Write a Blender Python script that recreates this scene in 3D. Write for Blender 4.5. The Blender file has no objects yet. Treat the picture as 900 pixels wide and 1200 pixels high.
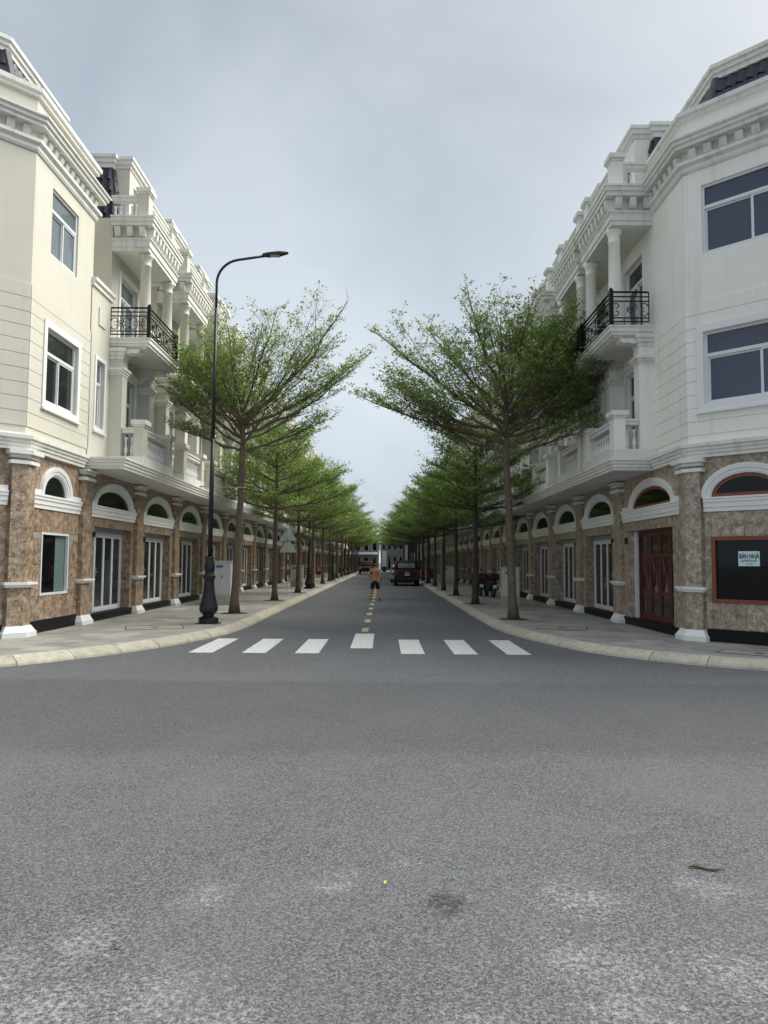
import bpy, bmesh, math, random
import numpy as np
from mathutils import Vector, Matrix

random.seed(7)
rng = np.random.default_rng(7)
R = math.radians
C = bpy.context.scene.collection
scene = bpy.context.scene

# ------------------------------------------------------------------ camera
cam_data = bpy.data.cameras.new('camera')
cam = bpy.data.objects.new('camera', cam_data)
C.objects.link(cam)
scene.camera = cam
scene.render.resolution_x, scene.render.resolution_y = 768, 1024
cam_data.sensor_fit = 'VERTICAL'
cam_data.sensor_height = 24.0
cam_data.lens = 866.95 * 24.0 / 1200.0
cam_data.clip_start, cam_data.clip_end = 0.1, 2000.0
pitch, roll = 0.0673, 0.0067
f_ = Vector((0, math.cos(pitch), math.sin(pitch)))
r_ = Vector((1, 0, 0)); u_ = r_.cross(f_)
r2 = r_ * math.cos(roll) + u_ * math.sin(roll)
u2 = -r_ * math.sin(roll) + u_ * math.cos(roll)
cam.matrix_world = Matrix(((r2.x, u2.x, -f_.x, 0), (r2.y, u2.y, -f_.y, 0), (r2.z, u2.z, -f_.z, 1.7), (0, 0, 0, 1)))

# ------------------------------------------------------------------ light
SUN_EL, SUN_AZ = R(46), R(68)        # azimuth measured from +Y (down the street) towards +X (right)
sun_data = bpy.data.lights.new('sun', 'SUN')
sun_data.energy = 2.8
sun_data.angle = R(50)
sun_data.color = (1.0, 0.95, 0.86)
sun = bpy.data.objects.new('sun', sun_data)
C.objects.link(sun)
sd = Vector((math.cos(SUN_EL) * math.sin(SUN_AZ), math.cos(SUN_EL) * math.cos(SUN_AZ), math.sin(SUN_EL)))
sun.rotation_euler = sd.to_track_quat('Z', 'Y').to_euler()

world = bpy.data.worlds.new('World')
scene.world = world
world.use_nodes = True
wn, wl = world.node_tree.nodes, world.node_tree.links
wn.clear()
wout = wn.new('ShaderNodeOutputWorld')
wbg = wn.new('ShaderNodeBackground'); wbg.inputs['Strength'].default_value = 0.1
sky = wn.new('ShaderNodeTexSky'); sky.sky_type = 'NISHITA'; sky.sun_disc = False
sky.sun_elevation = SUN_EL; sky.sun_rotation = SUN_AZ
sky.air_density = 1.2; sky.dust_density = 2.0
tc = wn.new('ShaderNodeTexCoord')
mp = wn.new('ShaderNodeMapping'); mp.inputs['Scale'].default_value = (1.0, 1.0, 1.5)
wl.new(tc.outputs['Generated'], mp.inputs['Vector'])
no = wn.new('ShaderNodeTexNoise'); no.inputs['Scale'].default_value = 1.9; no.inputs['Detail'].default_value = 6; no.inputs['Roughness'].default_value = 0.5
no.inputs['Distortion'].default_value = 0.35
wl.new(mp.outputs['Vector'], no.inputs['Vector'])
cr = wn.new('ShaderNodeValToRGB')
cr.color_ramp.elements[0].position = 0.36; cr.color_ramp.elements[0].color = (2.38, 2.74, 3.2, 1)
cr.color_ramp.elements[1].position = 0.66; cr.color_ramp.elements[1].color = (4.05, 4.38, 4.68, 1)
wl.new(no.outputs['Fac'], cr.inputs['Fac'])
# cloud deck is brighter round the veiled sun
dp = wn.new('ShaderNodeVectorMath'); dp.operation = 'DOT_PRODUCT'
nrm = wn.new('ShaderNodeVectorMath'); nrm.operation = 'NORMALIZE'
wl.new(tc.outputs['Generated'], nrm.inputs[0]); wl.new(nrm.outputs[0], dp.inputs[0])
dp.inputs[1].default_value = tuple(sd)
mr = wn.new('ShaderNodeMapRange'); mr.inputs['From Min'].default_value = 0.35; mr.inputs['From Max'].default_value = 1.0
mr.inputs['To Min'].default_value = 0.0; mr.inputs['To Max'].default_value = 1.0
wl.new(dp.outputs['Value'], mr.inputs['Value'])
pw = wn.new('ShaderNodeMath'); pw.operation = 'POWER'; pw.inputs[1].default_value = 2.6
wl.new(mr.outputs['Result'], pw.inputs[0])
gl = wn.new('ShaderNodeMixRGB'); gl.blend_type = 'MIX'
wl.new(pw.outputs[0], gl.inputs['Fac']); wl.new(cr.outputs['Color'], gl.inputs['Color1'])
gl.inputs['Color2'].default_value = (6.1, 6.15, 6.15, 1)
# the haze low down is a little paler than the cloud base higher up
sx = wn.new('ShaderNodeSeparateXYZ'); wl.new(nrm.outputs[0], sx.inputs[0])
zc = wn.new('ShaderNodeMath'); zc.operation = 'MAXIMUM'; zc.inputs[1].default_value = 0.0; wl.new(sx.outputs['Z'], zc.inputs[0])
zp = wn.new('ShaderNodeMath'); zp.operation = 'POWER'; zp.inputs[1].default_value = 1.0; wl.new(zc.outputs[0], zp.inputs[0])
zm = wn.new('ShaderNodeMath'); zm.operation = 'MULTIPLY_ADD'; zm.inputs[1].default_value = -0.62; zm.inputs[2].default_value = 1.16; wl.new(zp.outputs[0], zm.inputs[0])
zr = wn.new('ShaderNodeMapRange'); zr.interpolation_type = 'SMOOTHSTEP'   # added brightening of the unseen sky overhead, to light facades and ground
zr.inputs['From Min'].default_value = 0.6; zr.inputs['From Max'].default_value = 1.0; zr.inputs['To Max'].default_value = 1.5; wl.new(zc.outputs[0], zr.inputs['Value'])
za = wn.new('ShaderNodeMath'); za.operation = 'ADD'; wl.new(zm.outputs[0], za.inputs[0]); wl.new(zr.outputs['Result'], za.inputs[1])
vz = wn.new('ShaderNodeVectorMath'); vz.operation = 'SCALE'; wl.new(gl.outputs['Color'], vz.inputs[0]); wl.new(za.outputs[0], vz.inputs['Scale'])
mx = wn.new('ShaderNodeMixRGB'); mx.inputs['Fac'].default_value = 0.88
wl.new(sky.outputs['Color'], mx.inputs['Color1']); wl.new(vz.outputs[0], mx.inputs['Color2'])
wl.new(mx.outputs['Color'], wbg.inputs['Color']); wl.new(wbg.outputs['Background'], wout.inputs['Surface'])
scene.view_settings.view_transform = 'Standard'
scene.view_settings.look = 'None'
scene.view_settings.exposure = 0.92
scene.view_settings.gamma = 1.0

# ------------------------------------------------------------------ materials
def new_mat(name):
    m = bpy.data.materials.new(name); m.use_nodes = True
    return m, m.node_tree.nodes, m.node_tree.links, m.node_tree.nodes['Principled BSDF']

def mat(name, col, rough=0.6, metal=0.0, var=0.06, nscale=3.0, bump=0.0, bscale=60.0, streak=0.0, spec=0.5, objvar=0.0):
    """paint-like surface: colour with soft mottling, optional vertical rain streaks, fine relief"""
    m, n, l, b = new_mat(name)
    b.inputs['Roughness'].default_value = rough; b.inputs['Metallic'].default_value = metal
    b.inputs['Specular IOR Level'].default_value = spec
    t = n.new('ShaderNodeTexCoord'); geo = n.new('ShaderNodeNewGeometry')
    nz = n.new('ShaderNodeTexNoise'); nz.inputs['Scale'].default_value = nscale; nz.inputs['Detail'].default_value = 5
    l.new(geo.outputs['Position'], nz.inputs['Vector'])
    mix = n.new('ShaderNodeMixRGB')
    mix.inputs['Color1'].default_value = (*[max(0, c * (1 - var * 2)) for c in col], 1)
    mix.inputs['Color2'].default_value = (*[min(1, c * (1 + var)) for c in col], 1)
    l.new(nz.outputs['Fac'], mix.inputs['Fac'])
    out = mix.outputs['Color']
    if streak:
        mp = n.new('ShaderNodeMapping'); mp.inputs['Scale'].default_value = (6, 6, 0.35)
        l.new(geo.outputs['Position'], mp.inputs['Vector'])
        s = n.new('ShaderNodeTexNoise'); s.inputs['Scale'].default_value = 1.0; s.inputs['Detail'].default_value = 6; s.inputs['Roughness'].default_value = .65
        l.new(mp.outputs['Vector'], s.inputs['Vector'])
        rp = n.new('ShaderNodeMapRange'); rp.inputs['From Min'].default_value = .52; rp.inputs['From Max'].default_value = .8
        rp.inputs['To Max'].default_value = streak
        l.new(s.outputs['Fac'], rp.inputs['Value'])
        m2 = n.new('ShaderNodeMixRGB'); m2.inputs['Color2'].default_value = (0.28, 0.27, 0.23, 1)
        l.new(rp.outputs['Result'], m2.inputs['Fac']); l.new(out, m2.inputs['Color1']); out = m2.outputs['Color']
    if objvar:
        oi = n.new('ShaderNodeObjectInfo'); hs = n.new('ShaderNodeHueSaturation')
        mr = n.new('ShaderNodeMapRange'); mr.inputs['To Min'].default_value = 1 - objvar; mr.inputs['To Max'].default_value = 1 + objvar
        l.new(oi.outputs['Random'], mr.inputs['Value']); l.new(mr.outputs['Result'], hs.inputs['Value'])
        l.new(out, hs.inputs['Color']); out = hs.outputs['Color']
    l.new(out, b.inputs['Base Color'])
    if bump:
        bz = n.new('ShaderNodeTexNoise'); bz.inputs['Scale'].default_value = bscale; bz.inputs['Detail'].default_value = 4
        l.new(geo.outputs['Position'], bz.inputs['Vector'])
        bp = n.new('ShaderNodeBump'); bp.inputs['Strength'].default_value = bump; bp.inputs['Distance'].default_value = 0.01
        l.new(bz.outputs['Fac'], bp.inputs['Height']); l.new(bp.outputs['Normal'], b.inputs['Normal'])
    return m

def granite(name, dark, mid, light, objvar=.1):
    m, n, l, b = new_mat(name)
    b.inputs['Roughness'].default_value = 0.32
    geo = n.new('ShaderNodeNewGeometry')
    a = n.new('ShaderNodeTexNoise'); a.inputs['Scale'].default_value = 7.0; a.inputs['Detail'].default_value = 9; a.inputs['Roughness'].default_value = .78; a.inputs['Distortion'].default_value = .35
    l.new(geo.outputs['Position'], a.inputs['Vector'])
    r1 = n.new('ShaderNodeValToRGB')
    r1.color_ramp.elements[0].position = .38; r1.color_ramp.elements[0].color = (*dark, 1)
    r1.color_ramp.elements[1].position = .64; r1.color_ramp.elements[1].color = (*light, 1)
    e = r1.color_ramp.elements.new(.5); e.color = (*mid, 1)
    l.new(a.outputs['Fac'], r1.inputs['Fac'])
    v = n.new('ShaderNodeTexNoise'); v.inputs['Scale'].default_value = 26; v.inputs['Detail'].default_value = 4; v.inputs['Roughness'].default_value = .8
    l.new(geo.outputs['Position'], v.inputs['Vector'])
    r2_ = n.new('ShaderNodeMapRange'); r2_.inputs['From Min'].default_value = .55; r2_.inputs['From Max'].default_value = .72; r2_.inputs['To Max'].default_value = .75
    l.new(v.outputs['Fac'], r2_.inputs['Value'])
    mx = n.new('ShaderNodeMixRGB'); mx.inputs['Color2'].default_value = (*[min(1, c * 1.5) for c in light], 1)
    l.new(r2_.outputs['Result'], mx.inputs['Fac']); l.new(r1.outputs['Color'], mx.inputs['Color1'])
    r3 = n.new('ShaderNodeMapRange'); r3.inputs['From Min'].default_value = .28; r3.inputs['From Max'].default_value = .45; r3.inputs['To Min'].default_value = .7; r3.inputs['To Max'].default_value = 0
    l.new(v.outputs['Fac'], r3.inputs['Value'])
    m3 = n.new('ShaderNodeMixRGB'); m3.inputs['Color2'].default_value = (*[c * .55 for c in dark], 1)
    l.new(r3.outputs['Result'], m3.inputs['Fac']); l.new(mx.outputs['Color'], m3.inputs['Color1'])
    oi = n.new('ShaderNodeObjectInfo'); hs = n.new('ShaderNodeHueSaturation')
    mr = n.new('ShaderNodeMapRange'); mr.inputs['To Min'].default_value = 1 - objvar; mr.inputs['To Max'].default_value = 1 + objvar
    l.new(oi.outputs['Random'], mr.inputs['Value']); l.new(mr.outputs['Result'], hs.inputs['Value'])
    l.new(m3.outputs['Color'], hs.inputs['Color'])
    l.new(hs.outputs['Color'], b.inputs['Base Color'])
    return m

def glass(name, col, rough=.06, spec=.9):
    m, n, l, b = new_mat(name)
    b.inputs['Roughness'].default_value = rough
    b.inputs['Specular IOR Level'].default_value = spec
    geo = n.new('ShaderNodeNewGeometry')
    a = n.new('ShaderNodeTexNoise'); a.inputs['Scale'].default_value = 1.1; a.inputs['Detail'].default_value = 2
    l.new(geo.outputs['Position'], a.inputs['Vector'])
    mx = n.new('ShaderNodeMixRGB'); mx.inputs['Color1'].default_value = (*[c * .7 for c in col], 1); mx.inputs['Color2'].default_value = (*[c * 1.3 for c in col], 1)
    l.new(a.outputs['Fac'], mx.inputs['Fac']); l.new(mx.outputs['Color'], b.inputs['Base Color'])
    bp = n.new('ShaderNodeBump'); bp.inputs['Strength'].default_value = .05; bp.inputs['Distance'].default_value = .02
    w = n.new('ShaderNodeTexNoise'); w.inputs['Scale'].default_value = 1.6
    l.new(geo.outputs['Position'], w.inputs['Vector']); l.new(w.outputs['Fac'], bp.inputs['Height']); l.new(bp.outputs['Normal'], b.inputs['Normal'])
    return m

M = {}
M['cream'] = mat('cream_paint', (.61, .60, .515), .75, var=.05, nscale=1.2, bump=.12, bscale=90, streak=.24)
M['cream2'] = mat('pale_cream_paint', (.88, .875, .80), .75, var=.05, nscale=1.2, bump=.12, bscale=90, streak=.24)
M['trim'] = mat('white_trim_paint', (.76, .76, .71), .7, var=.04, nscale=2.2, bump=.1, bscale=70, streak=.6)
M['trim_clean'] = mat('clean_white_paint', (.80, .81, .795), .55, var=.03, streak=.1)
M['soffit'] = mat('soffit_paint', (.74, .74, .72), .8, var=.08, nscale=1.4)
M['alu'] = mat('white_aluminium', (.72, .74, .75), .35, var=.02)
M['graybox'] = mat('shutter_box_grey', (.30, .31, .31), .5)
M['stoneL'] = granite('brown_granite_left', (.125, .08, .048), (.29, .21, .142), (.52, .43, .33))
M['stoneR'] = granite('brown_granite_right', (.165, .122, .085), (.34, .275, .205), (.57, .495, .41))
M['blackstone'] = mat('black_granite', (.008, .008, .009), .5, var=.3, nscale=40, spec=.2)
M['redwood'] = mat('red_stained_wood', (.11, .018, .012), .4, var=.3, nscale=14)
M['redframe'] = mat('red_brown_timber', (.22, .06, .03), .45, var=.2, nscale=10)
M['glass_door'] = glass('dark_door_glass', (.018, .024, .024), .08, .55)
M['glass_dark'] = glass('black_shop_glass', (.004, .005, .006), .04, .28)
M['glass_sky'] = glass('blue_grey_window_glass', (.045, .06, .10), .05, .6)
M['glass_left'] = glass('pale_window_glass', (.11, .14, .15), .05, 1.0)
M['glass_fan'] = glass('green_fanlight_glass', (.008, .013, .012), .07, .2)
M['curtain'] = mat('teal_grey_curtain', (.13, .2, .19), .8, var=.25, nscale=22)
M['iron'] = mat('black_iron', (.008, .008, .012), .5, spec=.25)
M['lampiron'] = mat('black_lamp_paint', (.010, .010, .014), .42, var=.2, nscale=8)
M['rooftile'] = mat('dark_roof_tile', (.05, .048, .07), .45, var=.35, nscale=7, objvar=.2)
M['interior'] = mat('dark_interior', (.02, .02, .02), .9)
M['kerb'] = mat('kerb_concrete', (.49, .455, .36), .85, var=.26, nscale=7, bump=.4, bscale=60, objvar=.09)
M['slab'] = mat('paving_slab_stone', (.34, .33, .295), .6, var=.24, nscale=2.2, bump=.2, bscale=50, objvar=.2)
M['slabbase'] = mat('paving_bed', (.32, .31, .28), .7, var=.24, nscale=2.5)
M['concrete'] = mat('old_concrete', (.34, .32, .26), .85, var=.25, nscale=5, bump=.4)
M['cover'] = mat('rusty_steel', (.06, .05, .04), .6, var=.3, nscale=12)
M['soil'] = mat('tree_pit_soil', (.06, .045, .03), .95, var=.4, nscale=20, bump=.6)
M['boxpaint'] = mat('cabinet_grey_white', (.60, .62, .60), .5, var=.05, streak=.3)
M['boxbase'] = mat('cabinet_concrete_base', (.45, .45, .41), .8, var=.12, nscale=6)
M['chrome'] = mat('satin_metal', (.5, .5, .5), .3, metal=1)
M['rubber'] = mat('tyre_rubber', (.015, .015, .015), .8)
M['redpaint'] = mat('dark_red_car_paint', (.035, .004, .004), .3, var=.1, spec=.3)
M['silver'] = mat('silver_car_paint', (.42, .44, .45), .25, metal=.4)
M['taillight'] = mat('red_lens', (.16, .01, .01), .3)
M['salmon'] = mat('faded_salmon_cloth', (.42, .27, .21), .9)
M['dull'] = mat('dull_grey_render', (.15, .15, .14), .9, var=.15, streak=.3)
M['plate'] = mat('white_plate', (.8, .8, .8), .5)
M['blacktrim'] = mat('black_plastic', (.02, .02, .02), .5)
M['skin'] = mat('tanned_skin', (.60, .27, .14), .55, var=.08, nscale=6)
M['shorts'] = mat('black_shorts', (.012, .012, .014), .85)
M['hair'] = mat('black_hair', (.01, .009, .008), .6)
M['shoe'] = mat('grey_shoe', (.06, .08, .09), .7)
M['bluesign'] = mat('blue_banner', (.03, .12, .42), .6)
M['whitecloth'] = mat('white_banner', (.75, .76, .78), .7)
M['red'] = mat('red_plastic', (.17, .014, .012), .5)
M['orange'] = mat('orange_print', (.6, .12, .03), .6)
M['lens'] = mat('lamp_lens', (.5, .45, .35), .2)
M['signwhite'] = mat('sign_back_white', (.62, .66, .68), .5, var=.04)
M['poster'] = mat('paper_sign', (.62, .78, .80), .6, var=.02)
M['ink'] = mat('black_ink', (.02, .04, .05), .6)
M['leafyellow'] = mat('yellow_leaf', (.65, .62, .08), .6)
M['leafgreen'] = mat('green_leaf_litter', (.16, .28, .05), .6)
M['twig'] = mat('dry_twig', (.10, .07, .035), .9)

def asphalt():
    m, n, l, b = new_mat('asphalt')
    b.inputs['Roughness'].default_value = .85
    b.inputs['Specular IOR Level'].default_value = .35
    geo = n.new('ShaderNodeNewGeometry')
    def noise(sc, det=4, rough=.6, dist=0, vec=None):
        z = n.new('ShaderNodeTexNoise'); z.inputs['Scale'].default_value = sc; z.inputs['Detail'].default_value = det
        z.inputs['Roughness'].default_value = rough; z.inputs['Distortion'].default_value = dist
        l.new(vec or geo.outputs['Position'], z.inputs['Vector']); return z.outputs['Fac']
    def ramp(v, a, b_, c=0., d=1.):
        z = n.new('ShaderNodeMapRange'); z.inputs['From Min'].default_value = a; z.inputs['From Max'].default_value = b_
        z.inputs['To Min'].default_value = c; z.inputs['To Max'].default_value = d; l.new(v, z.inputs['Value']); return z.outputs['Result']
    def mix(f, c1, c2, bt='MIX'):
        z = n.new('ShaderNodeMixRGB'); z.blend_type = bt; l.new(f, z.inputs['Fac'])
        for i, c in ((1, c1), (2, c2)):
            if isinstance(c, tuple): z.inputs[i].default_value = (*c, 1)
            else: l.new(c, z.inputs[i])
        return z.outputs['Color']
    def math_(op, a, b_):
        z = n.new('ShaderNodeMath'); z.operation = op
        for i, c in ((0, a), (1, b_)):
            if isinstance(c, (int, float)): z.inputs[i].default_value = c
            else: l.new(c, z.inputs[i])
        return z.outputs[0]
    vor = n.new('ShaderNodeTexVoronoi'); vor.inputs['Scale'].default_value = 105
    l.new(geo.outputs['Position'], vor.inputs['Vector'])
    sep = n.new('ShaderNodeSeparateColor'); l.new(vor.outputs['Color'], sep.inputs['Color'])
    grain = math_('POWER', ramp(sep.outputs['Red'], 0, 1), 1.6)
    base = mix(ramp(noise(.35, 5), .3, .7), (.032, .034, .036), (.058, .060, .063))
    st = mix(grain, (.006, .007, .008), (.36, .37, .385))
    fine = mix(ramp(noise(70, 6, .85), .40, .60), (.012, .012, .013), (.22, .225, .23))
    c = mix(ramp(grain, 0, 1, .58, .58), base, st)
    c = mix(ramp(grain, 0, 1, .38, .38), c, fine)
    # worn, chalky patches close to the junction's middle
    pos = n.new('ShaderNodeSeparateXYZ'); l.new(geo.outputs['Position'], pos.inputs[0])
    wb = n.new('ShaderNodeVectorMath'); wb.operation = 'ADD'; l.new(geo.outputs['Position'], wb.inputs[0])
    wc = n.new('ShaderNodeCombineXYZ'); l.new(math_('MULTIPLY', math_('SUBTRACT', noise(3.1, 4, .7), .5), .7), wc.inputs[0]); l.new(math_('MULTIPLY', math_('SUBTRACT', noise(2.3, 4, .7), .5), .6), wc.inputs[1]); l.new(wc.outputs[0], wb.inputs[1])
    near = None
    for (qx, qy, qr) in ((-1.31, 2.92, .30), (-.88, 3.0, .26), (-1.35, 3.43, .22), (-1.62, 3.1, .25), (1.03, 3.88, .22), (.9, 3.27, .26), (.98, 2.95, .22), (-.23, 4.07, .14), (.38, 2.76, .2), (1.5, 3.2, .26), (-.62, 2.8, .22), (-.9, 3.9, .12), (1.75, 4.0, .16), (.14, 4.35, .10), (-.2, 2.7, .14)):
        dv = n.new('ShaderNodeVectorMath'); dv.operation = 'DISTANCE'; l.new(wb.outputs[0], dv.inputs[0]); dv.inputs[1].default_value = (qx, qy, 0)
        mk = ramp(dv.outputs['Value'], qr * 1.7, qr * .1)
        near = mk if near is None else math_('MAXIMUM', near, mk)
    patch = ramp(math_('ADD', noise(34, 6, .85), math_('MULTIPLY', near, .11)), .58, .69)
    c = mix(math_('MULTIPLY', math_('MULTIPLY', patch, ramp(near, .02, .2)), .8), c, (.36, .36, .34))
    # dusty film by the kerbs and along the street
    dust = ramp(noise(.55, 7, .7, .8), .46, .7, 0, .42)
    c = mix(dust, c, (.150, .152, .153))
    # old overlay seam across the street mouth: darker newer strip
    wob = math_('MULTIPLY', noise(.9, 3), .5)
    yy = math_('ADD', pos.outputs['Y'], wob)
    strip = math_('MULTIPLY', ramp(yy, 6.75, 7.15), ramp(yy, 10.75, 11.0, 1, 0))
    c = mix(math_('MULTIPLY', strip, .3), c, (.045, .047, .052))
    vd = n.new('ShaderNodeVectorMath'); vd.operation = 'DISTANCE'; l.new(geo.outputs['Position'], vd.inputs[0]); vd.inputs[1].default_value = (.33, 3.82, 0)
    blot = math_('ADD', vd.outputs['Value'], math_('MULTIPLY', noise(7, 5, .8), .35))
    c = mix(math_('MULTIPLY', ramp(blot, .25, .31, 1, 0), ramp(noise(34, 4, .8), .42, .56, .15, .85)), c, (.016, .017, .02))
    oil = math_('MULTIPLY', ramp(noise(1.1, 4, .6, .4), .66, .74), .3)
    c = mix(oil, c, (.035, .035, .038))
    l.new(c, b.inputs['Base Color'])
    bp = n.new('ShaderNodeBump'); bp.inputs['Strength'].default_value = .5; bp.inputs['Distance'].default_value = .006
    l.new(vor.outputs['Distance'], bp.inputs['Height']); bp.invert = True
    l.new(bp.outputs['Normal'], b.inputs['Normal'])
    return m
M['asphalt'] = asphalt()

def roadpaint(name, col):
    m, n, l, b = new_mat(name)
    b.inputs['Roughness'].default_value = .7
    geo = n.new('ShaderNodeNewGeometry')
    z = n.new('ShaderNodeTexNoise'); z.inputs['Scale'].default_value = 11; z.inputs['Detail'].default_value = 9; z.inputs['Roughness'].default_value = .8
    l.new(geo.outputs['Position'], z.inputs['Vector'])
    r = n.new('ShaderNodeMapRange'); r.inputs['From Min'].default_value = .50; r.inputs['From Max'].default_value = .62; r.inputs['To Max'].default_value = .75
    l.new(z.outputs['Fac'], r.inputs['Value'])
    x = n.new('ShaderNodeMixRGB'); x.inputs['Color1'].default_value = (*col, 1); x.inputs['Color2'].default_value = (.2, .2, .2, 1)
    l.new(r.outputs['Result'], x.inputs['Fac']); l.new(x.outputs['Color'], b.inputs['Base Color'])
    return m
M['roadwhite'] = roadpaint('road_paint_white', (.62, .63, .60))
M['roadyellow'] = roadpaint('road_paint_yellow', (.55, .45, .2))

def leafmat(name, c1, c2):
    m, n, l, b = new_mat(name)
    n.remove(b)
    out = n['Material Output']
    geo = n.new('ShaderNodeNewGeometry')
    nz = n.new('ShaderNodeTexNoise'); nz.inputs['Scale'].default_value = .8; nz.inputs['Detail'].default_value = 3
    l.new(geo.outputs['Position'], nz.inputs['Vector'])
    ad = n.new('ShaderNodeMath'); ad.operation = 'MULTIPLY_ADD'; ad.inputs[1].default_value = .6
    l.new(geo.outputs['Random Per Island'], ad.inputs[0])
    sc = n.new('ShaderNodeMath'); sc.operation = 'MULTIPLY'; sc.inputs[1].default_value = .5
    l.new(nz.outputs['Fac'], sc.inputs[0]); l.new(sc.outputs[0], ad.inputs[2])
    mx = n.new('ShaderNodeMixRGB'); mx.inputs['Color1'].default_value = (*c1, 1); mx.inputs['Color2'].default_value = (*c2, 1)
    l.new(ad.outputs[0], mx.inputs['Fac'])
    d = n.new('ShaderNodeBsdfDiffuse'); t = n.new('ShaderNodeBsdfTranslucent'); g = n.new('ShaderNodeBsdfGlossy')
    g.inputs['Roughness'].default_value = .45; g.inputs['Color'].default_value = (.6, .65, .6, 1)
    l.new(mx.outputs['Color'], d.inputs['Color']); l.new(mx.outputs['Color'], t.inputs['Color'])
    s1 = n.new('ShaderNodeMixShader'); s1.inputs['Fac'].default_value = .45
    l.new(d.outputs[0], s1.inputs[1]); l.new(t.outputs[0], s1.inputs[2])
    s2 = n.new('ShaderNodeMixShader'); s2.inputs['Fac'].default_value = .05
    l.new(s1.outputs[0], s2.inputs[1]); l.new(g.outputs[0], s2.inputs[2]); l.new(s2.outputs[0], out.inputs['Surface'])
    return m
M['leafR'] = leafmat('leaves_dark', (.08, .14, .034), (.34, .47, .11))
M['leafL'] = leafmat('leaves_fresh', (.08, .155, .032), (.34, .48, .11))
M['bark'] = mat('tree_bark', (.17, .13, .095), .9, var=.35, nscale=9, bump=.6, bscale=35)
M['barkdark'] = mat('tree_bark_dark', (.085, .07, .055), .9, var=.3, nscale=9, bump=.5, bscale=35)

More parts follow.
